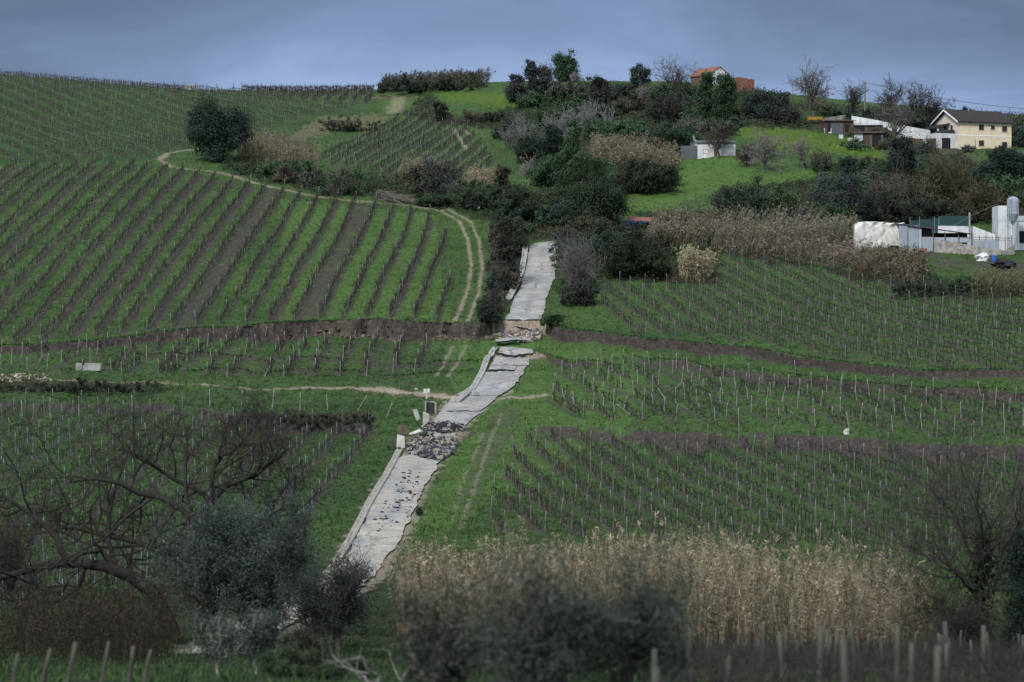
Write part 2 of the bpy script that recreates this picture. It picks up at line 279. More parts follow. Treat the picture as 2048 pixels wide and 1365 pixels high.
def masks(x, y):
    ym = np.maximum(y, 20); z = zb(x, y); u, v = proj(x, ym, z)
    n1 = fbm(x/3.2, y/3.2, 3, 61); n2 = fbm(x/.9, y/.9, 2, 62); n3 = fbm(x/9, y/9, 3, 63)
    ju = u+(n1-.5)*26; jv = v+(n2-.5)*14
    soil = np.zeros(x.shape); pale = np.zeros(x.shape); yel = np.zeros(x.shape); scr = np.zeros(x.shape); dry = np.zeros(x.shape); lush = np.full(x.shape, .38)
    for nm, b in BLK.items():
        m = pip(u, v, b['poly'])
        if not m.any(): continue
        q = rowq(b, x[m], y[m]); k = np.round(q); dr = np.abs(q-k)*b['sp']; g = np.floor(q)
        br = hsh(g, g*0, 5); alt = ((g % 2) == 0)
        s = (1-sstep(.15, .7, dr+(n2[m]-.5)*.8))*.75
        if nm == 'slope':                          # one half of every lane is tilled, a few lanes wholly
            fr = q-g; wd = .25+.34*(br-.5)+.5*(hsh(g, g*0, 9) > .93)+.12*(n1[m]-.5)
            lev = (1-sstep(wd-.1, wd+.07, fr+(n2[m]-.5)*.25))*(.6+.4*br)
        else: lev = np.where(alt, b['bare'], b['bare']*.12)*(.55+.6*br)
        s = np.maximum(s, lev*sstep(.30, .58, n1[m]*.55+n2[m]*.45+.16*(br-.5)+.08))
        soil[m] = np.maximum(soil[m], s)
    for k, (p, L, w, jag, seed) in enumerate(SC):
        yl, h = sline(k, x); d = yl-y; m = (h > .08) & (d > -.25) & (d < 5)
        sm = sstep(-.15, .05, d)*(1-sstep(w+.2, w+.9+1.6*n2, d))*sstep(.1, .45, h)
        if k >= 4: sm = sm*sstep(*((.26, .44) if k == 4 else (.29, .46)), n1*.5+n2*.5)
        soil = np.where(m, np.maximum(soil, sm), soil)
        soil = np.where((h > .2) & (d > 0) & (d < 7), np.maximum(soil, .8*sstep(.56, .7, n2*.6+n1*.4)*(1-sstep(2, 7, d))), soil)
        if k == 0: pale = np.where(m, np.maximum(pale, sm*.16*((u > 520) & (u < 970))*sstep(.42, .65, n1*.5+n2*.5)), pale)
        if k in (0, 3): pale = np.where(m & (u > 985) & (u < 1092), np.maximum(pale, sm*(.55+.6*n1)), pale)
    for P, w, s in TRK:
        d = pdist(x, y, P)
        pale = np.maximum(pale, s*(1-sstep(w*.6, w*1.25, d+(n2-.5)*w*1.3)))
        dry = np.maximum(dry, .45*s*(1-sstep(w, w*2.6, d)))
    rd = roadd(x, y); pale = np.maximum(pale, .7*(1-sstep(2.0, 2.9, rd+(n2-.5)*1.8))*(v > 780))
    for P in SCRUB: scr = np.maximum(scr, pip(ju, jv, P)*1.0)
    for P in YEL: yel = np.maximum(yel, pip(ju, jv, P)*1.0)
    for P in LUSH: lush = np.maximum(lush, pip(ju, jv, P)*(1.05 if P is LUSH[0] else .8))
    far = pip(u, v, [(-250,120),(480,170),(745,170),(760,240),(480,320),(-250,330)]); lush = np.where(far, .2, lush)
    lush = np.where((v > 790) & (u < 800), .3, lush); lush = np.where((v > 850) & (u > 1500), .38, lush)
    # bare ground: dug-over earth by the farm, the trampled strip right of the road, slope at the white cottage
    for P, s in (([(1010,800),(1050,830),(1010,900),(960,1000),(930,1050),(920,1000),(960,880)], .45), ([(1870,520),(2300,520),(2300,570),(1960,545),(1860,530)], .75), ([(1690,492),(1870,505),(1900,520),(1850,515),(1700,500)], .9), ([(1620,235),(1740,250),(1900,292),(1960,300),(1880,305),(1700,262),(1630,262)], .7), ([(1840,300),(1960,315),(1960,330),(1850,320)], .7)):
        soil = np.maximum(soil, s*sstep(.35, .6, n1*.5+n2*.5+.12)*pip(ju, jv, P))
    for P in ([(640,235),(780,230),(760,250),(680,262),(560,290)], [(1310,278),(1360,300),(1340,320),(1200,290)], [(1440,478),(1700,498),(1790,560),(1700,545),(1500,502)]): dry = np.maximum(dry, .8*pip(ju, jv, P))
    return dict(soil=soil, pale=np.clip(pale, 0, 1), yel=yel, scr=scr*(1-.7*np.clip(pale, 0, 1)), dry=dry, lush=lush, u=u, v=v, rd=rd, n1=n1, n2=n2)
def zt(x, y):
    x = np.atleast_1d(np.asarray(x, float)); y = np.atleast_1d(np.asarray(y, float))
    rm = 1-sstep(2.4, 3.6, roadd(x, y))
    zz = zb(x, y)+(1-rm)*(.7*(fbm(x/15, y/15, 2, 71)-.5)+.34*(fbm(x/1.9, y/1.9, 3, 72)-.5)+.13*(vnoise(x/.45, y/.45, 73)-.5))
    return zz-rm*.09
# ------------------------------------------------------------------ ground: one sheet, finer where the picture looks at it
def build_ground():
    cs = np.r_[np.linspace(-.236, -.192, 66)[:-1], np.linspace(-.192, .192, 900), np.linspace(.192, .236, 66)[1:]]; e = .236*1.045**np.arange(1, 40); e = e[e < .79]
    cs = np.r_[-e[::-1], cs, e]
    yf = np.arange(30, 720, .1); acc = 0
    for s in np.linspace(-.175, .175, 9):
        v_ = V0-F*zbase(s*yf, yf)/yf; acc = acc+np.abs(np.diff(v_))
    acc = np.r_[0, np.cumsum(acc/9+.012)]; nr = 860
    y = np.interp(np.linspace(0, acc[-1], nr), acc, yf)
    ys = sline(0, np.array([0.0]))[0][0]; f0 = y[y < ys-2]; f1 = y[y > ys+2]
    G = np.zeros((len(cs), len(f0)+len(f1)+15)); 
    for i, s in enumerate(cs):
        yy = np.array([ys]); 
        for _ in range(12): yy = .5*yy+.5*sline(0, s*yy)[0]
        q = yy[0]
        a_ = 30+(f0-30)*(q-2.0-30)/(ys-2-30) if True else f0
        b_ = 720-(720-f1)*(720-q-.5)/(720-ys-2)
        G[i] = np.r_[a_, q-np.array([1.7, 1.4, 1.1, .9, .75, .62, .5, .42, .34, .26, .18, .1, .04]), q+.06, q+.25, b_]
    ex0 = np.array([1.5, 6, 12, 18, 24]); ex1 = np.array([740, 780, 850, 950, 1090, 1600, 3000, 6000])
    G = np.concatenate([np.repeat(ex0[None], len(cs), 0), G, np.repeat(ex1[None], len(cs), 0)], 1)
    S = np.repeat(cs[:, None], G.shape[1], 1); x = (S*np.maximum(G, 25)).ravel(); yv = G.ravel()
    M = masks(x, yv); z = zt(x, yv); z = np.where(yv > 1095, z-(yv-1095)*.012, z)
    # clods and overhanging turf on the torn faces
    z = z+.3*M['soil']*(fbm(x/.7, yv/.45, 3, 81)-.5)+.5*M['scr']*(fbm(x/1.7, yv/1.7, 2, 82)-.4)
    for k, (p_, L_, w_, j_, sd_) in enumerate(SC[:5]):   # gullies and ribs in the torn faces
        yl, h = sline(k, x); d = yl-yv; f = (h > .1)*sstep(-.1, .12, d)*(1-sstep(w_, w_+.5, d)); yv = yv-f*np.clip(h, 0, 1.6)*(.5*(fbm(x*.9, d*1.2+k, 3, 85)-.5)+.35*(vnoise(x*3.1, d*2, 86)-.5))
    nc, nr = G.shape; i = np.arange(nc-1)[:, None]*nr+np.arange(nr-1)[None]
    Fq = np.stack([i, i+nr, i+nr+1, i+1], -1).reshape(-1, 4)
    me = mesh_np('hillside', np.c_[x, yv, z], Fq, ground_mat(), smooth=True, attrs={'ma': np.c_[M['soil'], M['pale'], M['yel']], 'mb': np.c_[M['scr'], M['dry'], M['lush']]})
    tag(link('ground', me), kind='structure')
def ground_mat():
    m, t, b = newmat('grass_and_earth'); L = t.links
    co = N(t, 'ShaderNodeTexCoord'); P = co.outputs['Object']
    def noise(s, d=4.0, r=.6): n_ = N(t, 'ShaderNodeTexNoise', i_Scale=s, i_Detail=d, i_Roughness=r); L.new(P, n_.inputs['Vector']); return n_.outputs['Fac']
    fine, mid, big = noise(2.6, 5., .7), noise(.55, 4.), noise(.07, 4.)
    va = N(t, 'ShaderNodeVertexColor', layer_name='ma'); vb = N(t, 'ShaderNodeVertexColor', layer_name='mb')
    sa = N(t, 'ShaderNodeSeparateColor'); L.new(va.outputs[0], sa.inputs[0]); sb = N(t, 'ShaderNodeSeparateColor'); L.new(vb.outputs[0], sb.inputs[0])
    def mix(f, a_, b_, ty='MIX'):
        x_ = N(t, 'ShaderNodeMix', data_type='RGBA', blend_type=ty)
        for sock, val in ((x_.inputs[0], f), (x_.inputs[6], a_), (x_.inputs[7], b_)):
            if hasattr(val, 'links') or hasattr(val, 'is_linked'): L.new(val, sock)
            elif isinstance(val, tuple): sock.default_value = (*val, 1)
            else: sock.default_value = val
        return x_.outputs[2]
    def math_(op, a_, b_=None):
        x_ = N(t, 'ShaderNodeMath', operation=op); x_.use_clamp = op in ('MULTIPLY_ADD',)
        for s_, val in zip(x_.inputs, (a_, b_)):
            if val is None: continue
            if isinstance(val, (int, float)): s_.default_value = val
            else: L.new(val, s_)
        return x_.outputs[0]
    g1 = ramp(t, [(.28, (.012, .025, .010)), (.5, (.025, .052, .018)), (.72, (.050, .082, .032))], fine).outputs[0]
    g2 = ramp(t, [(.28, (.026, .055, .014)), (.5, (.058, .116, .028)), (.72, (.108, .168, .050))], fine).outputs[0]
    lushf = math_('ADD', sb.outputs[2], math_('MULTIPLY', math_('SUBTRACT', mid, .5), .9)); lushf = math_('ADD', lushf, math_('MULTIPLY', math_('SUBTRACT', big, .5), 1.2))
    cl = N(t, 'ShaderNodeClamp'); L.new(lushf, cl.inputs[0])
    grass = mix(cl.outputs[0], g1, g2)
    soil = ramp(t, [(.25, (.020, .0175, .017)), (.5, (.049, .042, .038)), (.78, (.105, .09, .08))], fine).outputs[0]
    pale = ramp(t, [(.25, (.12, .095, .072)), (.5, (.25, .205, .16)), (.75, (.42, .36, .295))], fine).outputs[0]
    yel = ramp(t, [(.3, (.04, .085, .014)), (.6, (.07, .11, .018)), (.8, (.13, .145, .022))], fine).outputs[0]
    scr = ramp(t, [(.3, (.012, .020, .010)), (.6, (.030, .042, .020)), (.8, (.055, .052, .032))], fine).outputs[0]
    dry = ramp(t, [(.3, (.055, .060, .028)), (.6, (.13, .12, .07)), (.8, (.22, .19, .12))], fine).outputs[0]
    pt = ramp(t, [(.52, (0, 0, 0)), (.72, (.6,)*3)], noise(.23, 5., .65)).outputs[0]; pc = ramp(t, [(.3, (.045, .042, .024)), (.7, (.11, .10, .055))], fine).outputs[0]
    grass = mix(pt, grass, pc); c = mix(sb.outputs[0], grass, scr); c = mix(sa.outputs[2], c, yel); c = mix(sb.outputs[1], c, dry)
    c = mix(sa.outputs[0], c, soil); c = mix(sa.outputs[1], c, pale)
    L.new(c, b.inputs['Base Color']); b.inputs['Roughness'].default_value = .95; b.inputs['Specular IOR Level'].default_value = .1
    bn = N(t, 'ShaderNodeBump', i_Strength=.9, i_Distance=.18); L.new(noise(3.4, 6., .7), bn.inputs['Height']); L.new(bn.outputs[0], b.inputs['Normal'])
    return m
build_ground()
# ------------------------------------------------------------------ the road: slabs of old asphalt, torn where the slope slid
def asphalt():
    m, t, b = newmat('old_asphalt'); L = t.links
    co = N(t, 'ShaderNodeTexCoord'); P = co.outputs['Object']
    n1 = N(t, 'ShaderNodeTexNoise', i_Scale=.35, i_Detail=6., i_Roughness=.65); n2 = N(t, 'ShaderNodeTexNoise', i_Scale=5., i_Detail=4.)
    at = N(t, 'ShaderNodeVertexColor', layer_name='tint'); L.new(P, n1.inputs['Vector']); L.new(P, n2.inputs['Vector'])
    r1 = ramp(t, [(.3, (.185, .187, .195)), (.7, (.335, .33, .325))], n1.outputs['Fac']); r2 = ramp(t, [(.3, (.72,)*3), (.7, (1.15,)*3)], n2.outputs['Fac'])
    m1 = N(t, 'ShaderNodeMix', data_type='RGBA', blend_type='MULTIPLY'); m1.inputs[0].default_value = 1; L.new(r1.outputs[0], m1.inputs[6]); L.new(r2.outputs[0], m1.inputs[7])
    m2 = N(t, 'ShaderNodeMix', data_type='RGBA', blend_type='MULTIPLY'); m2.inputs[0].default_value = 1; L.new(m1.outputs[2], m2.inputs[6]); L.new(at.outputs[0], m2.inputs[7])
    vo = N(t, 'ShaderNodeTexVoronoi', feature='DISTANCE_TO_EDGE', i_Scale=.55); wn = N(t, 'ShaderNodeTexNoise', i_Scale=1.6, i_Detail=5.); L.new(P, wn.inputs['Vector'])
    wa = N(t, 'ShaderNodeMix', data_type='RGBA'); wa.inputs[0].default_value = .55; L.new(P, wa.inputs[6]); L.new(wn.outputs['Color'], wa.inputs[7]); L.new(wa.outputs[2], vo.inputs['Vector'])
    ck = ramp(t, [(0, (.25,)*3), (.012, (.35,)*3), (.03, (1,)*3)], vo.outputs['Distance'])
    mk = N(t, 'ShaderNodeMix', data_type='RGBA', blend_type='MULTIPLY'); L.new(m2.outputs[2], mk.inputs[6]); L.new(ck.outputs[0], mk.inputs[7])
    pm = ramp(t, [(.42, (0, 0, 0)), (.58, (.9,)*3)], n1.outputs['Fac']); L.new(pm.outputs[0], mk.inputs[0])
    L.new(mk.outputs[2], b.inputs['Base Color']); b.inputs['Roughness'].default_value = .8
    bn = N(t, 'ShaderNodeBump', i_Strength=.5, i_Distance=.04); L.new(n2.outputs['Fac'], bn.inputs['Height']); L.new(bn.outputs[0], b.inputs['Normal']); return m
M_ASPH = asphalt(); M_TORN = simple('broken_asphalt', (.022, .022, .025), .6, 3, .4); M_CLAY = simple('limestone_clay', (.30, .21, .13), .4, 1.4, .6)
M_CONC = simple('weathered_concrete', (.26, .26, .245), .35, 1.2, .4); M_CONCL = simple('pale_concrete', (.42, .41, .38), .3, 1.0, .3)
def slab(name, v0, v1, off=.0, jag0=0., jag1=0., w0=0., w1=1., thick=.28, tilt=0., seed=0, nt_=None, side=0.):
    """a piece of the road between picture heights v0 (far) and v1 (near)"""
    nw = 15; nt_ = nt_ or max(4, int(abs(v1-v0)/3)); ww = np.linspace(w0, w1, nw); tt = np.linspace(0, 1, nt_)
    tv = np.linspace(0, 1, max(3, nt_//3)); cx = np.zeros((len(tv), nw, 2))
    for i, t_ in enumerate(tv):
        for j in (0, nw//2, nw-1):
            w = ww[j]; a0 = v0+jag0*(fbm(np.array([w*4.5]), np.array([seed*1.7]), 3, 91)[0]-.5)*2; a1 = v1+jag1*(fbm(np.array([w*4.5]), np.array([seed*2.3+9]), 3, 92)[0]-.5)*2
            v = a0+(a1-a0)*t_; a_, b_ = edge(v); cx[i, j] = hit(a_+(b_-a_)*w, v)[:2]
        for k in (0, 1):
            cx[i, :, k] = np.interp(np.arange(nw), [0, nw//2, nw-1], cx[i, [0, nw//2, nw-1], k])
    X = np.zeros((nt_, nw, 2))
    for j in range(nw):
        for k in (0, 1): X[:, j, k] = np.interp(tt, tv, cx[:, j, k])
    jj = np.arange(nw)
    for row, jg, sd_ in ((0, jag0, seed*1.7), (-1, jag1, seed*2.3+9)):      # ragged ends
        X[row, :, 1] += jg*.12*(vnoise(ww*11, ww*0+sd_, 93)-.5)*2*2
    eg = (fbm(X[:, 0, 1]*.38, X[:, 0, 0]*0+seed, 3, 94)-.5); X[:, 0, 0] += eg*.7*(w0 < .02); eg = (fbm(X[:, -1, 1]*.38, X[:, -1, 0]*0+seed+5, 3, 95)-.5); X[:, -1, 0] += eg*.7*(w1 > .98)
    x = X[..., 0].ravel(); y = X[..., 1].ravel(); z = zb(x, y).reshape(nt_, nw)
    if abs(v1-v0) < 45:                               # short pieces ride as rigid plates
        zz = np.polynomial.polynomial; A_ = np.c_[np.ones_like(x), x-x.mean(), y-y.mean()]; cf = np.linalg.lstsq(A_, z.ravel(), rcond=None)[0]; z = (A_@cf).reshape(nt_, nw)*.8+z*.2
    z = z+.055+.05*(abs(v1-v0) < 45)+off+tilt*(tt[:, None]-.5)+side*(ww[None]-.5)+.02*(vnoise(X[..., 0]*1.1, X[..., 1]*1.1, 96)-.5)
    top = np.c_[x, y, z.ravel()]; q = nt_*nw
    i = (np.arange(nt_-1)[:, None]*nw+np.arange(nw-1)[None]); Ft = np.stack([i, i+nw, i+nw+1, i+1], -1).reshape(-1, 4)
    rim = np.r_[np.arange(nw), np.arange(1, nt_)*nw+nw-1, (nt_-1)*nw+np.arange(nw-2, -1, -1), np.arange(nt_-2, 0, -1)*nw]
    low = top[rim].copy(); c0 = top[rim].mean(0); low[:, 2] -= thick; low[:, :2] += (c0[:2]-low[:, :2])*.012
    rk = np.arange(len(rim)); r2 = np.roll(rk, -1)
    mid_ = top[rim].copy()
    V = np.r_[top, mid_, low]; Fs = np.stack([q+rk, q+r2, q+len(rim)+r2, q+len(rim)+rk], -1)
    wv = (ww[None]+0*tt[:, None]); tint = .86+.2*(fbm(X[..., 0]*1.3, X[..., 1]*.12, 2, 97))-.1*np.exp(-((wv-.5)/.09)**2)+.05*np.exp(-((wv-.28)/.1)**2)+.05*np.exp(-((wv-.74)/.1)**2)-.1*(np.abs(wv-.5) > .46)
    tint = tint.ravel()[:, None]*np.ones(3); ds = sstep(.42, .68, fbm(x*.9, y*.22, 3, 98)+.12*(v0 > 900)+.05*(v0 > 850))*(.5+.4*(v0 > 850)); tint = tint*(1-ds[:, None])+ds[:, None]*np.array((1.22, 1.1, .93))
    tint = np.r_[tint, np.ones((2*len(rim), 3))]
    me = mesh_np(name, V, [Ft, Fs], [M_ASPH, M_TORN], tint=tint, midx=np.r_[np.zeros(len(Ft)), np.ones(len(Fs))])
    o = link(name, me); tag(o, kind='structure'); return o
slab('road', 478, 641, .02, 0, .6, seed=1, thick=.3)
slab('road', 699, 713, .05, 0, 1.2, seed=3, tilt=-.0)
slab('road', 715.5, 731, .06, 1.2, 3, seed=4)
slab('road', 733, 741, .02, 3, 2, w0=.0, w1=.74, seed=5, side=-.05); slab('road', 731, 764, -.04, 1.5, 1.5, w0=.76, w1=1, seed=6)
slab('road', 742.5, 765, -.10, 2, .8, w0=0, w1=.75, seed=7)
slab('road', 765.5, 792, -.02, .8, .5, seed=8); slab('road', 792.5, 822, -.06, .5, 1.5, seed=9); slab('road', 823, 854, -.08, 1.5, 3, seed=10)
slab('road', 866, 886, .0, 2, 4, w0=.12, seed=12, tilt=.1); slab('road', 908, 1310, .0, 6, 0, seed=13)
# ------------------------------------------------------------------ vine rows: each row is a thing with its posts and its vines
M_VINE = tinted('vine_wood', (.038, .032, .031), .9); M_POST = simple('weathered_post', (.125, .125, .118), .5, 9, .3, stretch=(1, 1, .15))
M_METAL = simple('galvanised_post', (.15, .185, .215), .2, 6, 0, .5); M_PALE = simple('pale_stake', (.21, .205, .19), .35, 9, .3, stretch=(1, 1, .15))
def pole_mesh(name, mat, h, r, sides=6, seed=0, bend=.02):
    g = np.random.default_rng(seed); k = 6; z = np.linspace(-.35, h, k)
    P = np.zeros((1, k, 3)); P[0, :, 2] = z; P[0, :, 0] = bend*np.sin(z*1.7+seed); P[0, :, 1] = bend*np.cos(z*1.3+seed*2)
    V, Fq = tubes(P, (r*np.linspace(1.1, .9, k)*(1+.1*g.normal(size=k)))[None], sides)
    c = len(V); V = np.r_[V, P[0, -1:]+[[0, 0, r*.25]]]; top = (k-1)*sides+np.arange(sides)
    T3 = np.stack([top, np.roll(top, -1), np.full(sides, c)], 1); return mesh_np(name, V, [Fq, T3], mat, smooth=False)
M_POST2 = simple('mossy_post', (.040, .042, .034), .45, 7, .4, stretch=(1, 1, .2), col2=(.10, .098, .079))
POSTS = {'wood': [pole_mesh('post', M_POST, 1.7+.06*i, .040+.005*i, 6, i) for i in range(4)], 'metal': [pole_mesh('metal_post', M_METAL, 1.7, .034, 4, 1, .004)],
         'pale': [pole_mesh('pale_post', M_PALE, 1.65+.07*i, .044, 6, i+5) for i in range(3)]}
POSTS['stout'] = [pole_mesh('stout_post', M_POST2, 1.4+.09*i, .045+.008*(i % 3), 8, i+9, .03) for i in range(4)]
def vines(x, y, z, T, g, canes=8, hc=.8, cl=.55, arm=.6, thick=1.0, messy=1.0):
    """pruned vines: a crooked trunk, two arms along the wire, canes standing up"""
    n_ = len(x); P0 = np.stack([x, y, z], 1); t1 = np.linspace(0, 1, 4)[None, :, None]; up = np.array([0, 0, 1.])
    hh = hc*(.9+.2*g.random((n_, 1)))
    head = P0+np.c_[g.normal(0, .07*messy, (n_, 2)), hh[:, 0]]
    Pt = P0[:, None]*(1-t1)+head[:, None]*t1; Pt[:, 1:3] += g.normal(0, .045*messy, (n_, 2, 3)); Pt[:, 0, 2] -= .1
    out = [tubes(Pt, np.broadcast_to(np.array([.05, .042, .038, .035])*thick, (n_, 4))*(.8+.4*g.random((n_, 1))), 3)]
    Ps = []; Rs = []
    for s in (-1, 1):
        e = head+T*s*arm*(.85+.3*g.random((n_, 1)))+np.c_[g.normal(0, .05, (n_, 2)), g.normal(.02, .06*messy, n_)]
        Pa = head[:, None]*(1-t1)+e[:, None]*t1; Pa[:, 1:3] += g.normal(0, .03*messy, (n_, 2, 3)); Ps.append(Pa); Rs.append(np.broadcast_to(np.array([.036, .030, .027, .022])*thick, (n_, 4)))
    out.append(tubes(np.concatenate(Ps), np.concatenate(Rs), 3))
    if canes:
        c0 = np.repeat(head, canes, 0)+np.repeat(T, canes, 0)*(g.random((n_*canes, 1))*2-1)*arm*.95
        d = nrm(np.c_[g.normal(0, .42*messy, (n_*canes, 2)), .75+.3*g.normal(size=n_*canes)])
        ln = cl*(.35+.9*g.random((n_*canes, 1)))
        Pc = np.stack([c0, c0+d*ln*.5+g.normal(0, .04, (n_*canes, 3)), c0+d*ln+g.normal(0, .08*messy, (n_*canes, 3))], 1)
        out.append(tubes(Pc, np.broadcast_to(np.array([.017, .013, .008])*thick, (n_*canes, 3)), 3))
    V, Fq = cat_parts(out); return V, Fq
ORD = 'first second third fourth fifth sixth seventh eighth ninth tenth eleventh twelfth thirteenth fourteenth fifteenth sixteenth seventeenth eighteenth nineteenth'.split()
TEN = {2: 'twent', 3: 'thirt', 4: 'fort', 5: 'fift', 6: 'sixt', 7: 'sevent', 8: 'eight'}
def ordinal(i):
    if i < 19: return ORD[i]
    n_ = i+1; t_, o_ = divmod(n_, 10)
    return TEN[t_]+'ieth' if o_ == 0 else TEN[t_]+'y-'+ORD[o_-1]
ROWKIND = {  # label, group, post kind, canes, cane length, arm height, thickness, mess, count from the low or the high side of x
 'slope': ('dark pruned vine row on the striped slope above the landslide, {} from the road side', 'vine rows on the striped slope', 'wood', 13, .75, .75, 1.2, 1.4, -1),
 'slump': ('broken vine row on slumped grass below the scarp left of the road, {} from road', 'broken vine rows on the slumped strip', 'pale', 8, .6, .7, 1.5, 1.6, -1),
 'lower': ('vine row on bluish metal posts below the dirt track, {} from the road', 'vine rows on metal posts', 'metal', 6, .5, .75, .9, 1.2, -1),
 'crest': ('distant slanting vine row behind the round dark tree, {} from the ridge end', 'slanting vine rows on the far crest', 'wood', 2, .4, .8, 1.5, 1, -1),
 'ridge': ('short vine row running up to the skyline, {} from the reed bed', 'short vine rows on the skyline', 'wood', 8, .6, .8, 1.3, 1.2, -1),
 'middle': ('vine row in the middle plot above the brush pile, {} from its right side', 'vine rows in the middle plot', 'wood', 7, .5, .8, 1.4, 1.1, -1),
 'east': ('thin vine row right of the road above the landslide, {} from the road', 'vine rows right of the road above the scarp', 'wood', 5, .4, .8, 1.35, 1.2, 1),
 'middle_east': ('toppling vine row between the brown scars right of the road, {} from road', 'vine rows between the two scars', 'pale', 5, .45, .7, 1.35, 1.7, 1),
 'near': ('unpruned vine row with stout mossy posts in the nearest corner, {} from its left', 'nearest vine rows', 'stout', 34, .66, .6, .55, 1.4, 1),
 'southeast': ('thin vine row below the lower brown scar, {} from the road', 'vine rows above the big reed bed', 'wood', 5, .45, .78, 1.25, 1.3, 1),
}
ROW_END = []
def vine_block(nm):
    b = BLK[nm]; lab, grp, pk, canes, cl, hc, th, messy, sgn = ROWKIND[nm]; g = np.random.default_rng(hash_name(nm))
    ys = np.arange(b.get('y0', 60), 700, .35 if nm != 'near' else .12); st = b['sp']*math.sqrt(1+b['m']**2); rows = []
    for k in range(-75, 76):
        x = b['xy'][0]+b['m']*(ys-b['xy'][1])+k*st; mk = np.abs(x/ys) < .226
        if not mk.any(): continue
        z = np.full(ys.shape, -99.); z[mk] = zb(x[mk], ys[mk]); u, v = proj(x, ys, z); ins = mk & pip(u, v, b['poly'])
        ins &= roadd(x, ys) > 3.0
        if ins.sum() < 14: continue
        rows.append((k, x[ins], ys[ins]))
    rows.sort(key=lambda r: r[0]*sgn)
    for n_, (k, x, y) in enumerate(rows):
        sl = math.sqrt(1+b['m']**2); gap = np.diff(y) > 1.0
        wob = (fbm(y*.06, y*0+k, 2, 301)-.5)*(.5 if messy < 1.5 else 2.2); x = x+wob
        s = np.r_[0, np.cumsum(np.where(gap, 0, np.diff(y)*sl))]
        sp = np.arange(g.random()*.6, s[-1], 1.12); keep = g.random(len(sp)) > (.06 if messy < 1.5 else .16)
        vx = np.interp(sp, s, x); vy = np.interp(sp, s, y)
        if nm in ('slump', 'middle_east'): keep &= fbm(vx*.15, vy*.15, 2, 303) > .36
        sp = sp[keep]; vx = vx[keep]; vy = vy[keep]
        pp = np.arange(0, s[-1]+.01, b['ps']*(s[-1]/max(1, round(s[-1]/b['ps']))/b['ps'])) if s[-1] > b['ps'] else np.array([0, s[-1]])
        pp = np.clip(pp+(g.normal(0, .25, len(pp)) if nm != 'near' else g.uniform(-2.2, 2.2, len(pp))), 0, s[-1]); px = np.interp(pp, s, x); py = np.interp(pp, s, y); pz = zt(px, py)
        root = thing('vine_row', lab.format(ordinal(n_)), 'vine row', (px[0], py[0], pz[0]), 0, grp)
        ms = POSTS[pk]
        for i in range(len(px)):
            end = i in (0, len(px)-1) and nm in ('slope', 'middle', 'ridge')
            o = link('post', ms[int(g.integers(len(ms)))], root, (px[i]-px[0], py[i]-py[0], pz[i]-pz[0]))
            tl = .05 if messy < 1.5 else .085
            o.rotation_euler = (g.normal(0, tl)-.12*end*(1 if i == 0 else -1), g.normal(0, tl), g.random()*3)
            o.scale = (1, 1, (.86+.26*g.random())*(1.1 if end else 1))
            if messy > 1.5 and g.random() < .04: o.rotation_euler.y = g.choice([-1, 1])*(.6+.5*g.random())
        if len(vx):
            T = nrm(np.stack([np.full(len(vx), b['m']), np.ones(len(vx)), (zb(vx+b['m']*.5, vy+.5)-zb(vx-b['m']*.5, vy-.5))], 1))
            V, Fq = vines(vx, vy, zt(vx, vy), T, g, canes, cl=cl, hc=hc, arm=.6, thick=th, messy=messy)
            tn = np.repeat(.75+.6*vnoise(V[::6, 0]*2, V[::6, 1]*2, 305), 6)[:len(V)]; tn = np.r_[tn, np.ones(len(V)-len(tn))]
            me = mesh_np('vines', V-np.array([px[0], py[0], pz[0]]), Fq, M_VINE, tint=tn); tag(link('vines', me, root), kind='stuff')
def hash_name(s): return sum((i+1)*ord(c) for i, c in enumerate(s)) % 9973
for nm in ROWKIND: vine_block(nm)
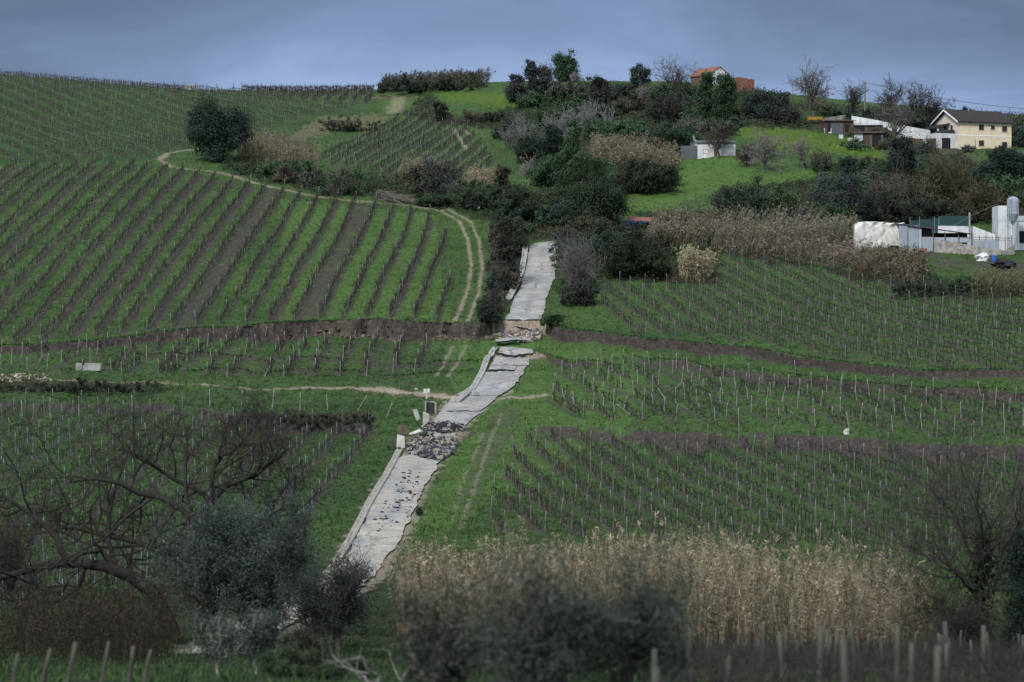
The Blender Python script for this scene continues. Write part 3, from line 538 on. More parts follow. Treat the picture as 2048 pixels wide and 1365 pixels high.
# ------------------------------------------------------------------ plants
M_LEAF = tinted('leaf', (1, 1, 1), .8, .12); M_BARK = tinted('bark', (1, 1, 1), .9, .15); M_REED = tinted('reed', (1, 1, 1), .85, .1); M_BLADE = tinted('grass_blade', (1, 1, 1), .8, .2)
DARK = (.031, .049, .039); GREEN = (.052, .088, .042); IVY = (.038, .070, .036); OLIVE = (.066, .082, .066); GREYG = (.060, .068, .054); BROWNG = (.065, .057, .043); LIME = (.07, .11, .04)
def lobes_for(shape, g):
    if shape == 'round': L = [(0, .5, .5, .5), (-.2, .45, .28, .36), (.22, .52, .28, .36), (0, .72, .3, .26), (-.05, .25, .22, .25)]
    elif shape == 'crown': L = [(0, .62, .42, .34), (-.22, .55, .28, .26), (.24, .58, .27, .28), (.05, .80, .28, .2), (-.12, .38, .25, .2), (.1, .36, .25, .2)]
    elif shape == 'mushroom': L = [(0, .74, .34, .24), (-.28, .62, .24, .2), (.27, .62, .24, .22), (-.12, .46, .3, .2), (.14, .42, .26, .2), (.02, .2, .2, .18)]
    elif shape == 'multi': L = [(-.28, .5, .22, .42), (-.05, .58, .22, .44), (.2, .56, .22, .42), (.36, .42, .16, .3), (0, .3, .36, .26)]
    elif shape == 'column': L = [(0, .2, .5, .25), (0, .45, .42, .3), (.04, .68, .36, .26), (-.03, .86, .3, .16)]
    elif shape == 'cone': L = [(0, .18, .5, .2), (-.04, .38, .4, .22), (.03, .58, .3, .2), (0, .76, .2, .18), (.02, .9, .12, .12)]
    elif shape == 'dome': L = [(0, .42, .5, .42), (-.24, .36, .3, .34), (.26, .36, .3, .34), (0, .62, .34, .3)]
    elif shape == 'tuft': L = [(-.1, .74, .3, .24), (.16, .66, .3, .26), (0, .5, .3, .2), (-.22, .55, .2, .18)]
    else:                                            # 'mass': a low uneven thicket
        k = 7; L = [(-.42+.84*i/(k-1)+g.normal(0, .03), .30+.1*g.random(), .16+.07*g.random(), .30+.3*g.random()) for i in range(k)]
    return L
def foliage(g, W, H, Dp, L, n, ll, lw, col, droop=.15, up=.3, floor=.04, clump=.13, vary=.45):
    L = np.array(L); ar = L[:, 2]*L[:, 3]; nc = int(np.clip(n//60, 16, 95)); k = g.choice(len(L), nc, p=ar/ar.sum()); d = nrm(g.normal(size=(nc, 3))); d[:, 1] = np.where(g.random(nc) < .7, -np.abs(d[:, 1]), d[:, 1])
    rn = .62+.78*vnoise(d[:, 0]*2.1+k*3.7+nc, d[:, 2]*2.1+d[:, 1]*1.3, 401); rad = np.where(g.random(nc) < .7, rn*(.85+.3*g.random(nc)), .3+.5*g.random(nc))[:, None]
    C = np.c_[L[k, 0]*W, g.normal(0, .12, nc)*Dp, L[k, 1]*H]+d*rad*np.c_[L[k, 2]*W, L[k, 2]*Dp*1.0, L[k, 3]*H]
    tn = (1-vary)+2*vary*g.random(nc); j = g.integers(0, nc, n); sg = clump*1.25*min(W, H)*.5*(.6+.8*g.random(nc))
    P = C[j]+g.normal(size=(n, 3))*sg[j][:, None]*np.array([1, 1, .8]); P[:, 2] = np.abs(P[:, 2]-floor*H)+floor*H*g.random(n)
    A = nrm(nrm(P-np.array([0, 0, .35*H]))*.55+g.normal(size=(n, 3))*.75+np.array([0, -.05, up]))
    nv = nrm((P-C[j])/np.maximum(sg[j], .05)[:, None]*.6+g.normal(size=(n, 3))*.55+np.array([0, -.1, .3])); A = nrm(np.cross(nv, A)+g.normal(size=(n, 3))*.15)
    V, Fq = leaves(P, A, ll*(.6+.8*g.random(n)), lw*(.6+.8*g.random(n)), g, droop, nv)
    c = np.array(col)[None]*(tn[j]*(.8+.4*g.random(n)))[:, None]; c = c*(1+np.c_[g.normal(0, .08, n), g.normal(0, .05, n), g.normal(0, .08, n)])
    return V, Fq, np.repeat(np.clip(c, .003, 1), 4, 0)
def seg(g, s, d, ln, r, K, wig, curve):
    n_ = len(s); st = np.zeros((n_, K-1, 3)); dd = d
    for i in range(K-1):
        dd = nrm(dd+g.normal(0, wig, (n_, 3))+np.array([0, 0, curve])); st[:, i] = dd
    P = np.concatenate([s[:, None], s[:, None]+np.cumsum(st*ln[:, None, None]/(K-1), 1)], 1)
    return P, r[:, None]*np.linspace(1, .42, K)[None]
def branch(g, P, Rr, c, ratio, t0=.25, up=.2, fwd=.55, wig=.18, curve=.05, rr=.6, rmin=.004, K=5, spread=.65):
    n_, k, _ = P.shape; t = t0+(1-t0)*np.sort(g.random((n_, c)), 1); t[:, -1] = 1
    f = t*(k-1); i = np.minimum(f.astype(int), k-2); fr = (f-i)[..., None]; ii = np.arange(n_)[:, None]
    s = P[ii, i]*(1-fr)+P[ii, i+1]*fr; T = nrm(P[ii, i+1]-P[ii, i]); ln = np.linalg.norm(np.diff(P, axis=1), axis=2).sum(1)[:, None]*ratio*(.6+.7*g.random((n_, c)))
    r = (Rr[ii, i]*(1-fr[..., 0])+Rr[ii, i+1]*fr[..., 0])*rr
    d = nrm(T*fwd+g.normal(size=T.shape)*spread+np.array([0, 0, up]))
    m = n_*c; return seg(g, s.reshape(m, 3), d.reshape(m, 3), ln.reshape(m), np.maximum(r.reshape(m), rmin), K, wig, curve)
def skeleton(g, W, H, n=(7, 5, 4, 4), trunk=.2, r0=.2, rmin=.01, lean=0., up=.2, wig=.16, curve=.05, droop=0., limb=.8):
    th = trunk*H; K = 6; z = np.linspace(-.3, max(th, .1), K); t = np.linspace(0, 1, K)
    P0 = np.zeros((1, K, 3)); P0[0, :, 2] = z; P0[0, :, 0] = lean*W*t**1.5*.4+.03*W*np.sin(t*4)*(trunk > .1); R0 = (r0*np.linspace(1.25, .75, K))[None]
    out = [(P0, R0, 6)]; m = n[0]; az = np.arange(m)*2*np.pi/m+g.normal(0, .3, m); el = g.uniform(.25, 1.0, m)*np.pi/2
    tg = np.c_[np.cos(az)*np.cos(el)*W*.5+lean*W*.5, np.sin(az)*np.cos(el)*W*.4, th+np.sin(el)*(H-th)*.9]
    s = np.repeat(P0[:, -1], m, 0)*1.0; s[:, 2] -= g.random(m)*th*.3; d = tg-s; ln = np.linalg.norm(d, axis=1)*limb
    P, Rr = seg(g, s, nrm(d+np.array([0, 0, .25*H])*(trunk > .05)), ln, np.full(m, r0*.55), 7, wig, curve); out.append((P, Rr, 5))
    for q, c in enumerate(n[1:]):
        P, Rr = branch(g, P, Rr, c, (.62, .55, .5, .5)[q], up=up, wig=wig*1.2, curve=curve-droop, rmin=rmin, K=(5, 4, 4, 3)[q]); out.append((P, Rr, 3))
    return out
def skel_mesh(name, sk, col, g, loc=None, extra=None):
    parts = [tubes(P, Rr, S) for P, Rr, S in sk]; V, Fq = cat_parts(parts)
    lv = np.concatenate([np.full(len(p[0]), i) for i, p in enumerate(parts)]); c = np.array(col)[None]*(.75+.5*vnoise(V[:, 0]*5+V[:, 1]*3, V[:, 2]*5, 411))[:, None]*(1+.08*lv)[:, None]
    return mesh_np(name, V, Fq, M_BARK, tint=c)
PXM = lambda D: D/F
def spot(u, v):
    h_ = hit(u, v); return np.array((h_[0], h_[1], zt(h_[0], h_[1])[0]))
SEED = [100]
def leafy(name, label, u, v, w, h, col=DARK, shape='round', cat='bush', group=None, trunk=None, dens=1.0, lsz=1.0, barkcol=(.06, .05, .042), deep=.8, vary=.45, n=None, at=None):
    SEED[0] += 1; g = np.random.default_rng(SEED[0]); p = spot(u, v) if at is None else at; D = p[1]; px = PXM(D); W = w*px; H = h*px
    root = thing(name, label, cat, p, 0, group)
    L_ = lobes_for(shape, g); L_ = [(a+g.normal(0, .05), b_*(.9+.2*g.random()), c_*(.68+.34*g.random()), d_*(.74+.3*g.random())) for a, b_, c_, d_ in L_]; n = n or int(np.clip(w*h*1.5*dens, 700, 34000)); col = tuple(np.array(col)*1.02); ll = max(3.7*px*lsz, .05); V, Fq, c = foliage(g, W, H, W*deep, L_, n, ll, ll*.6, col, vary=vary)
    link('crown' if trunk else 'foliage', mesh_np('crown', V, Fq, M_LEAF, tint=c), root)
    st = skeleton(g, W*.7, H*.85, (6, 4, 3), trunk if trunk else .04, max(.035*H*.5, .04), .4*px, up=.25)
    link('trunk' if trunk else 'stems', skel_mesh('trunk', st, barkcol, g), root); return root
def bare(name, label, u, v, w, h, col=(.085, .075, .065), cat='tree', group=None, trunk=.22, n=(8, 6, 4, 4), lean=0., up=.2, wig=.17, rmul=1., curve=.05, r0=None):
    SEED[0] += 1; g = np.random.default_rng(SEED[0]); p = spot(u, v); px = PXM(p[1]); W = w*px; H = h*px
    root = thing(name, label, cat, p, 0, group); sk = skeleton(g, W, H, n, trunk, r0 or .028*H+.05, .42*px*rmul, lean, up, wig, curve)
    link('trunk', skel_mesh('trunk', sk[:2], tuple(np.array(col)*.8), g), root); link('branches', skel_mesh('branches', sk[2:], col, g), root); return root
def twiggy(name, label, u, v, w, h, col=(.075, .065, .055), cat='shrub', group=None, n=(26, 6, 5), rmul=1., leafc=None, dens=.3):
    SEED[0] += 1; g = np.random.default_rng(SEED[0]); p = spot(u, v); px = PXM(p[1]); W = w*px; H = h*px
    root = thing(name, label, cat, p, 0, group); sk = skeleton(g, W, H, n, .02, .03+.008*H, .42*px*rmul, 0, .25, .14, .04, limb=.7)
    link('stems', skel_mesh('stems', sk, col, g), root)
    if leafc:
        V, Fq, c = foliage(g, W*.95, H*.9, W*.7, lobes_for('dome', g), int(np.clip(w*h*dens, 200, 7000)), 4.6*px, 2.6*px, leafc); link('foliage', mesh_np('foliage', V, Fq, M_LEAF, tint=c), root)
    return root
def reeds(g, X, Y, Hh, leafn=10, ll=.55, lw=.05, col=(.30, .25, .17), col2=(.12, .12, .06), gfrac=.25, lean=.12, plume=.5, wind=(.1, 0), rs=.014, low=.15, pl=1.0):
    n_ = len(X); z = zt(X, Y); K = 5; Hh = Hh*(.7+.55*fbm(X/3.1, Y/3.1, 3, 777))*(.82+.36*vnoise(X/5.5, Y/2.5, 778)); t = np.linspace(0, 1, K); H = Hh*(.65+.5*g.random(n_)); ln = np.c_[g.normal(wind[0], lean, n_), g.normal(wind[1], lean, n_)]
    P = np.zeros((n_, K, 3)); P[..., 0] = X[:, None]+ln[:, :1]*H[:, None]*t**1.6; P[..., 1] = Y[:, None]+ln[:, 1:]*H[:, None]*t**1.6; P[..., 2] = z[:, None]-.1+H[:, None]*t*(1-.12*np.abs(ln[:, :1])*t)
    gr = g.random(n_) < gfrac; tint = np.where(gr[:, None], np.array(col2), np.array(col))*(.55+.75*g.random((n_, 1)))
    V, Fq = tubes(P, np.broadcast_to(rs*np.linspace(1.2, .6, K), (n_, K)), 3); parts = [(V, Fq)]; tn = [np.repeat(tint*.8, K*3, 0)]
    m = n_*leafn; tt = low+(1-low)*g.random(m)**.8; f = tt*(K-1); i = np.minimum(f.astype(int), K-2); fr = (f-i)[:, None]; idx = np.repeat(np.arange(n_), leafn)
    C = P[idx, i]*(1-fr)+P[idx, i+1]*fr; az = g.random(m)*6.283; A = nrm(np.c_[np.cos(az)+wind[0]*2, np.sin(az), g.uniform(-.5, .9, m)])
    V, Fq = leaves(C, A, ll*(.5+.8*g.random(m)), lw*(.7+.6*g.random(m)), g, .45); parts.append((V, Fq)); tn.append(np.repeat(tint[idx]*(.6+.8*g.random((m, 1))), 4, 0))
    k = np.where(g.random(n_) < plume)[0]
    if len(k):
        q = 9; idx = np.repeat(k, q); C = P[idx, -1]+g.normal(0, .03*pl, (len(idx), 3)); C[:, 2] -= g.random(len(idx))*.25*pl; A = nrm(np.c_[g.normal(wind[0]*3, .4, len(idx)), g.normal(0, .4, len(idx)), .9+0*idx])
        V, Fq = leaves(C, A, .34*pl*(.6+.7*g.random(len(idx))), .06*pl, g, .3); parts.append((V, Fq)); tn.append(np.repeat(np.array(col)*1.25*(.5+.7*g.random((len(idx), 1))), 4, 0))
    V, Fq = cat_parts(parts); return V, Fq, np.concatenate(tn)
def scatter(poly, n, g, dmin=28):
    """n points on the ground inside an outline"""
    c = np.array([hit(u, v, None, dmin)[:2] for u, v in poly]); lo = c.min(0)-2; hi = c.max(0)+2; X = []; Y = []; got = 0
    for _ in range(200):
        x = g.uniform(lo[0], hi[0], 4*n); y = g.uniform(lo[1], hi[1], 4*n); k = pip(x, y, c); X.append(x[k]); Y.append(y[k]); got += k.sum()
        if got >= n: break
    return np.concatenate(X)[:n], np.concatenate(Y)[:n]
def reed_bed(name, label, poly, n, h, cat='reed bed', kind='stuff', **kw):
    SEED[0] += 1; g = np.random.default_rng(SEED[0]); X, Y = scatter(poly, n, g); hh = h*(.8+.4*fbm(X/2.2, Y/2.2, 2, SEED[0])); V, Fq, c = reeds(g, X, Y, hh, **kw)
    p = np.array((X.mean(), Y.mean(), zt(X.mean(), Y.mean())[0])); o = link(name, mesh_np(name, V-p, Fq, M_REED, tint=c), None, p); tag(o, label, cat, None, kind if kind == 'stuff' else None); return o
# ---- the skyline and the upper slope
leafy('round_tree', 'big round dark evergreen tree beside the bend of the dirt track', 440, 324, 116, 128, (.026, .040, .031), 'mushroom', 'tree', trunk=.2, dens=2.0, vary=.3)
RT = dict(col=(.075, .068, .05), col2=(.045, .055, .032), gfrac=.5)
reed_bed('reed_bed', 'dark reed bed standing along the skyline left of the trees', [(762,186),(860,184),(960,172),(985,165),(975,162),(860,170),(765,178)], 900, 3.0, ll=.8, lw=.12, plume=.6, wind=(.18, 0), rs=.03, pl=1.6, **RT)
leafy('hedge', 'low dark hedge under the reeds on the skyline', 860, 186, 200, 30, (.028, .034, .024), 'mass', 'hedge', dens=1.6)
leafy('lobed_tree', 'solitary green tree with lobed crown on the bare skyline', 1128, 162, 52, 58, (.030, .056, .030), 'multi', 'tree', trunk=.14, dens=1.8)
leafy('small_tree', 'small dark tree rising from thicket left of the lobed skyline tree', 1062, 172, 30, 50, DARK, 'tuft', 'tree', trunk=.3, dens=1.6)
twiggy('shrub', 'loose greyish shrub between thicket and lobed skyline tree', 1088, 168, 34, 40, (.07, .065, .055), leafc=(.05, .055, .045), dens=.5)
leafy('thicket', 'dark purple green thicket under the small skyline tree', 1062, 202, 92, 54, (.030, .034, .034), 'mass', 'thicket', dens=1.6)
twiggy('shrub', 'pale twiggy shrub on skyline right of the lobed tree', 1152, 163, 40, 16, (.16, .15, .15))
leafy('bramble', 'rounded bramble mound below the skyline thicket', 1062, 216, 60, 34, IVY, 'dome', 'bramble', dens=1.4)
leafy('shrub', 'square dark shrub below the skyline in the middle of the hill', 1196, 216, 42, 60, (.030, .032, .028), 'column', 'shrub', dens=1.8)
leafy('shrub', 'tiny dark upright shrub on the open grass under the skyline', 1236, 192, 13, 22, DARK, 'column', 'shrub', dens=2.5)
leafy('ivy_tree', 'ragged tree with ivy crown over pale bare stem on the skyline', 1281, 200, 40, 74, DARK, 'tuft', 'tree', trunk=.5, dens=1.7, barkcol=(.16, .15, .14))
bare('bare_tree', 'bare twiggy tree on skyline left of the brick house', 1345, 205, 80, 78, (.075, .066, .062), n=(9, 6, 4, 4), trunk=.1)
twiggy('thicket', 'dark leafless thicket on the slope below the bare skyline tree', 1340, 246, 100, 66, (.045, .038, .036), 'thicket', leafc=(.03, .034, .026), dens=.35)
twiggy('shrub', 'pale thorny shrub beneath the ragged ivy tree', 1288, 205, 44, 36, (.15, .14, .13))
leafy('conifer', 'dark green conifer in front of the brick house, taller left one', 1412, 236, 46, 94, (.022, .044, .024), 'cone', 'tree', dens=2.0)
leafy('conifer', 'broad dark green conifer before the white gable of the brick house', 1452, 242, 56, 92, (.024, .046, .024), 'cone', 'tree', dens=2.0)
leafy('shrub', 'dark grey green shrub with pointed top right of the brick ruin', 1548, 246, 60, 66, (.026, .034, .032), 'multi', 'shrub', dens=1.7)
leafy('shrub', 'dark rounded shrub below the brick ruin', 1512, 238, 54, 54, (.026, .036, .032), 'dome', 'shrub', dens=1.7)
twiggy('shrub', 'brownish twiggy shrub on the slope right of the dark shrubs', 1585, 250, 60, 42, (.05, .042, .038), leafc=(.035, .034, .026), dens=.3)
bare('bare_tree', 'large bare tree standing against the sky above the sheds', 1624, 236, 112, 96, (.10, .088, .075), n=(10, 6, 4, 4), trunk=.16)
bare('bare_tree', 'windswept bare tree just left of the utility pole', 1708, 238, 52, 66, (.06, .05, .048), lean=-.1, n=(8, 6, 5, 4))
bare('bare_tree', 'windswept bare tree just right of the utility pole', 1776, 250, 74, 80, (.055, .046, .044), lean=.12, n=(9, 6, 4, 4))
bare('bare_tree', 'bent dark bare tree leaning towards the cream house', 1822, 258, 96, 84, (.05, .043, .042), lean=.3, n=(9, 6, 4, 4), curve=-.02)
bare('bare_tree', 'arching dark bare tree at the left corner of the cream house', 1858, 262, 66, 76, (.05, .043, .042), lean=.3, n=(8, 6, 4, 4), curve=-.03)
leafy('hedge', 'dark hedge behind the white wall under the windswept trees', 1800, 250, 230, 36, DARK, 'mass', 'hedge', dens=1.3)
bare('bare_tree', 'spreading greyish bare tree in front of the white wall', 1792, 296, 110, 86, (.10, .092, .082), n=(8, 6, 5, 4), trunk=.3)
leafy('evergreen', 'dark evergreen behind the right end of the cream house', 2046, 292, 40, 50, DARK, 'dome', 'tree', dens=1.5)
twiggy('shrub', 'olive grey shrub at the foot of the cream house', 1935, 304, 36, 14, (.07, .07, .06), leafc=OLIVE, dens=.7)
# ---- the middle of the hill
leafy('shrub', 'dark conical shrub at the top of the middle vine plot', 883, 240, 32, 40, (.026, .036, .026), 'column', 'shrub', dens=1.9)
leafy('shrub', 'low dark shrub right of the conical one above the plot', 988, 246, 46, 26, (.026, .034, .024), 'dome', 'shrub', dens=1.6)
twiggy('shrub', 'thin brown scrub on slope above the middle plot', 940, 246, 70, 22, (.06, .052, .04))
SIL = (.15, .152, .15)
bare('silver_shrub', 'silvery leafless fig, leftmost beside the middle plot', 1036, 300, 60, 62, SIL, 'shrub', 'silvery leafless figs', .05, (10, 6, 4, 3), r0=.07)
bare('silver_shrub', 'silvery leafless fig behind the two dark bushes', 1110, 290, 96, 62, SIL, 'shrub', 'silvery leafless figs', .05, (12, 6, 4, 3), r0=.07)
bare('silver_shrub', 'silvery leafless fig, uppermost on the bramble slope', 1168, 266, 90, 58, SIL, 'shrub', 'silvery leafless figs', .05, (12, 6, 4, 3), r0=.07)
bare('silver_shrub', 'silvery leafless fig with thick pale limbs right of the ivy column', 1216, 262, 70, 52, (.20, .195, .18), 'shrub', 'silvery leafless figs', .08, (7, 4, 3), r0=.12)
leafy('bramble', 'bramble mound in front of the uppermost silvery fig', 1200, 276, 70, 44, IVY, 'dome', 'bramble', dens=1.5)
twiggy('thicket', 'brown leafless scrub under the dome tree', 1275, 282, 80, 34, (.06, .05, .042), 'thicket', leafc=IVY, dens=.4)
leafy('bush', 'dark bush left of the ivy column over ivy slope', 1104, 336, 52, 82, (.020, .032, .022), 'crown', 'bush', dens=1.7)
leafy('bush', 'smaller dark bush at the left end of the ivy slope', 1058, 330, 44, 62, (.022, .036, .024), 'dome', 'bush', dens=1.6)
leafy('ivy_column', 'ivy covered column shaped tree stump on the ivy slope', 1149, 345, 32, 100, IVY, 'column', 'ivy', dens=2.2)
leafy('ivy_mound', 'broad ivy mound sloping down from the column', 1135, 372, 150, 76, IVY, 'dome', 'ivy', dens=1.6)
leafy('ivy_mound', 'dark ivy mound right of the green grass corner', 1175, 396, 90, 72, (.020, .034, .017), 'dome', 'ivy', dens=1.6)
bare('dead_tree', 'small dead pale tree at the left edge of the ivy mound', 1056, 370, 40, 56, (.19, .18, .165), n=(6, 4, 3, 3), trunk=.3)
TAN = dict(col=(.185, .16, .115), col2=(.11, .10, .06), gfrac=.2)
reed_bed('reed_bed', 'tan reed bed between ivy slope and white cottage', [(1180,322),(1240,338),(1330,345),(1358,342),(1345,322),(1260,308),(1180,300)], 1300, 3.0, ll=.7, lw=.09, wind=(.2, 0), rs=.025, pl=1.3, **TAN)
leafy('bush', 'big rounded dark bush in front of the tan reeds', 1290, 388, 126, 72, (.026, .034, .022), 'dome', 'bush', dens=1.7)
twiggy('shrub', 'brown brambles hanging over the rounded dark bush', 1312, 372, 100, 50, (.085, .075, .055), leafc=(.06, .058, .035), dens=.35)
leafy('dome_tree', 'dark dome shaped evergreen tree beside the white cottage', 1340, 312, 94, 64, (.018, .036, .020), 'dome', 'tree', trunk=.12, dens=2.0)
bare('bare_tree', 'dark bare fruit tree in front of the white cottage', 1436, 317, 96, 68, (.055, .045, .042), n=(8, 6, 4, 4), trunk=.26, curve=.02, r0=.17)
twiggy('shrub', 'pinkish leafless tree crown rising behind the white cottage', 1385, 270, 90, 36, (.11, .095, .10))
bare('orchard_tree', 'pale bare orchard tree right of the cottage, larger one', 1532, 342, 108, 76, (.15, .14, .13), 'tree', 'bare orchard trees', .12, (10, 6, 5, 4))
bare('orchard_tree', 'pale bare orchard tree with forked trunk at the grass edge', 1606, 337, 66, 58, (.14, .128, .12), 'tree', 'bare orchard trees', .15, (7, 5, 4, 4))
bare('orchard_tree', 'small bare orchard tree furthest right at the yellow field', 1642, 338, 44, 46, (.09, .08, .072), 'tree', 'bare orchard trees', .12, (7, 5, 4, 3))
twiggy('thicket', 'dark bare scrub beside the white cottage end wall', 1494, 332, 50, 52, (.055, .048, .044), 'thicket')
leafy('hedge', 'low dark green orchard hedge under the yellow field', 1700, 340, 150, 28, (.036, .048, .028), 'mass', 'hedge', dens=1.1)
# ---- between the vineyards
reed_bed('reed_bed', 'straw coloured reed bed right of the round dark tree', [(475,322),(540,330),(640,342),(632,318),(560,298),(478,295)], 900, 3.2, ll=.6, lw=.07, rs=.024, wind=(.05, 0), col=(.21, .175, .13), col2=(.11, .105, .06), gfrac=.3, leafn=7)
leafy('hedge', 'dark green bramble hedge under the straw reeds', 560, 350, 170, 30, IVY, 'mass', 'hedge', dens=1.2)
leafy('hedge', 'long bramble bank left above the middle vine plot', 700, 262, 130, 26, (.06, .068, .045), 'mass', 'hedge', dens=1.0)
twiggy('bare_shrub', 'grey leafless shrub below the middle plot, left of the brush pile', 686, 388, 104, 66, (.085, .076, .066), leafc=IVY, dens=.2)
twiggy('bare_shrub', 'dark shrub with silvery twigs over the right end of the brush pile', 868, 392, 104, 90, (.13, .125, .12), leafc=(.026, .034, .024), dens=.5)
reed_bed('reed_clump', 'straw reed clump right of the dark twiggy shrub', [(925,384),(985,388),(985,374),(935,370)], 220, 3.2, cat='reeds', kind='thing', ll=.6, lw=.08, rs=.024, col=(.26, .22, .15), col2=(.13, .12, .07), gfrac=.2)
reed_bed('reed_clump', 'thin reed clump left of the dark twiggy shrub', [(795,372),(835,376),(835,350),(800,350)], 120, 2.8, cat='reeds', kind='thing', ll=.6, lw=.07, rs=.02, col=(.24, .21, .13), col2=(.13, .13, .06), gfrac=.3)
leafy('bush', 'brown green bush right of the straw reed clump', 1004, 376, 34, 46, (.04, .04, .028), 'column', 'bush', dens=1.6)
leafy('bramble', 'wide low bramble patch under the middle plot', 960, 414, 190, 40, (.030, .038, .024), 'mass', 'bramble', dens=1.3)
leafy('bramble', 'wide bramble patch climbing to the dense tree', 1085, 436, 170, 66, (.030, .040, .024), 'mass', 'bramble', dens=1.3)
leafy('bramble', 'bramble clump at the sign post', 900, 410, 110, 34, IVY, 'mass', 'bramble', dens=1.3)
leafy('dense_tree', 'dense dark tree above the bend of the asphalt road', 1196, 470, 112, 118, (.024, .038, .022), 'crown', 'tree', trunk=.2, dens=1.6)
leafy('bush', 'grey green bush below the dense tree at the road bend', 1172, 488, 96, 68, (.048, .052, .036), 'dome', 'bush', dens=1.5)
leafy('tall_shrub', 'tall dark shrub on the bank left of the upper road', 1014, 572, 52, 132, (.034, .036, .028), 'column', 'shrub', dens=1.7)
leafy('shrub', 'green bank shrub behind the tall dark one, by upper road', 1030, 500, 40, 62, (.030, .042, .024), 'dome', 'shrub', dens=1.6)
leafy('shrub', 'low dark shrub on the scarp edge left of the broken road', 976, 646, 48, 46, (.026, .036, .026), 'dome', 'shrub', dens=1.7)
twiggy('round_shrub', 'round greyish leafless shrub at the right edge of upper road', 1156, 582, 88, 112, (.11, .095, .095), n=(34, 7, 5))
leafy('shrub', 'dark shrub at the foot of the round leafless one', 1158, 612, 60, 52, (.030, .034, .026), 'dome', 'shrub', dens=1.6)
leafy('shrub', 'grassy green shrub on scarp lip right of the broken road', 1105, 652, 40, 24, (.028, .050, .028), 'dome', 'shrub', dens=1.6)
leafy('thicket', 'large dark bramble thicket right of upper road', 1260, 556, 160, 92, (.026, .036, .021), 'dome', 'thicket', dens=1.6)
leafy('thicket', 'dark thicket under the blue posted shed', 1225, 500, 110, 58, (.028, .040, .024), 'mass', 'thicket', dens=1.5)
reed_bed('reed_clump', 'pale bushy reed clump at the corner of the right vineyard', [(1358,562),(1420,562),(1424,552),(1360,550)], 330, 4.6, cat='reeds', kind='thing', leafn=16, ll=.5, lw=.08, rs=.02, col=(.36, .31, .20), col2=(.05, .06, .03), gfrac=.25, lean=.16)
REED_B = dict(col=(.20, .17, .13), col2=(.085, .08, .05), gfrac=.3, ll=.6, lw=.06, rs=.02)
reed_bed('reed_bed', 'windblown brown reed bed right of the blue posted shed', [(1285,500),(1410,500),(1420,470),(1300,462)], 900, 3.4, wind=(.3, 0), **REED_B)
reed_bed('reed_bed', 'long straw reed bed left of the white tarpaulin', [(1420,505),(1560,512),(1700,500),(1690,482),(1560,478),(1430,472)], 1100, 4.4, wind=(.22, 0), lean=.16, leafn=8, col=(.22, .195, .15), col2=(.10, .095, .065), gfrac=.25, ll=.6, lw=.06, rs=.022)
reed_bed('reed_bed', 'flattened dead reeds along the top of right vineyard', [(1440,512),(1560,516),(1720,545),(1830,575),(1800,545),(1690,505),(1560,500)], 900, 2.2, wind=(.6, -.2), lean=.5, leafn=5, col=(.22, .185, .15), col2=(.12, .10, .08), gfrac=.3, ll=.5, lw=.05, rs=.02)
reed_bed('reed_bed', 'brown reeds in front of the white tarpaulin', [(1700,560),(1830,565),(1850,540),(1720,525)], 700, 2.9, wind=(.15, 0), leafn=9, col=(.15, .125, .09), col2=(.06, .065, .035), gfrac=.4, ll=.5, lw=.06, rs=.018)
reed_bed('reed_bed', 'brownish reeds at the right frame edge above vineyard', [(1935,590),(2110,600),(2110,575),(1950,568)], 500, 2.4, leafn=9, col=(.15, .14, .08), col2=(.07, .08, .04), gfrac=.4, ll=.5, lw=.06, rs=.018)
leafy('bramble', 'dark bramble strip along the upper edge of right vineyard', 1880, 588, 190, 30, (.026, .036, .024), 'mass', 'bramble', dens=1.1)
leafy('olive_bush', 'olive green bush group left of the greyer olive', 1480, 446, 100, 82, (.040, .058, .036), 'multi', 'olive', dens=1.5)
leafy('olive_bush', 'lighter green bush between the olives', 1556, 448, 70, 84, (.046, .072, .034), 'dome', 'olive', dens=1.5)
leafy('olive_tree', 'broad grey olive tree above the tarpaulin reeds', 1690, 448, 124, 92, (.036, .046, .044), 'multi', 'olive', dens=1.6)
leafy('conifer', 'small dark pointed conifer at the right meadow edge', 1692, 366, 42, 50, (.018, .032, .026), 'cone', 'tree', dens=2.0)
leafy('tall_tree', 'tall dark tree below the white wall beside the yellow field', 1800, 392, 62, 110, (.022, .032, .026), 'crown', 'tree', trunk=.15, dens=1.7)
twiggy('thicket', 'brown twiggy thicket below the tall dark tree', 1800, 420, 130, 80, (.085, .072, .055), 'thicket', leafc=(.05, .05, .035), dens=.35)
leafy('bush', 'dark bush mass right of the grey olive', 1790, 446, 130, 66, (.030, .036, .026), 'mass', 'bush', dens=1.5)
twiggy('reedy_shrub', 'tall brown leafless shrub under the cream house', 1892, 412, 90, 120, (.085, .074, .05), leafc=(.05, .048, .03), dens=.3, n=(36, 6, 5))
leafy('evergreen', 'large black green evergreen under the cream house at right edge', 2030, 372, 96, 84, (.016, .024, .022), 'dome', 'tree', dens=1.8)
leafy('evergreen', 'round evergreen top before the lower windows of cream house', 1998, 334, 40, 46, (.018, .028, .024), 'dome', 'tree', dens=1.8)
leafy('bush', 'dark brown bush mass behind the farm shed', 1880, 448, 150, 62, (.034, .036, .026), 'mass', 'bush', dens=1.5)
twiggy('thicket', 'brown fan shaped thicket behind the feed silo', 1968, 440, 130, 84, (.075, .058, .04), 'thicket', leafc=(.045, .04, .026), dens=.3)
twiggy('shrub', 'brown shrub slope under the dark evergreen', 1930, 370, 70, 50, (.07, .06, .045), leafc=(.05, .045, .03), dens=.3)
leafy('hedge', 'dark hedge strip along the dirt track at left edge', 130, 782, 330, 24, (.026, .036, .024), 'mass', 'hedge', dens=1.1)
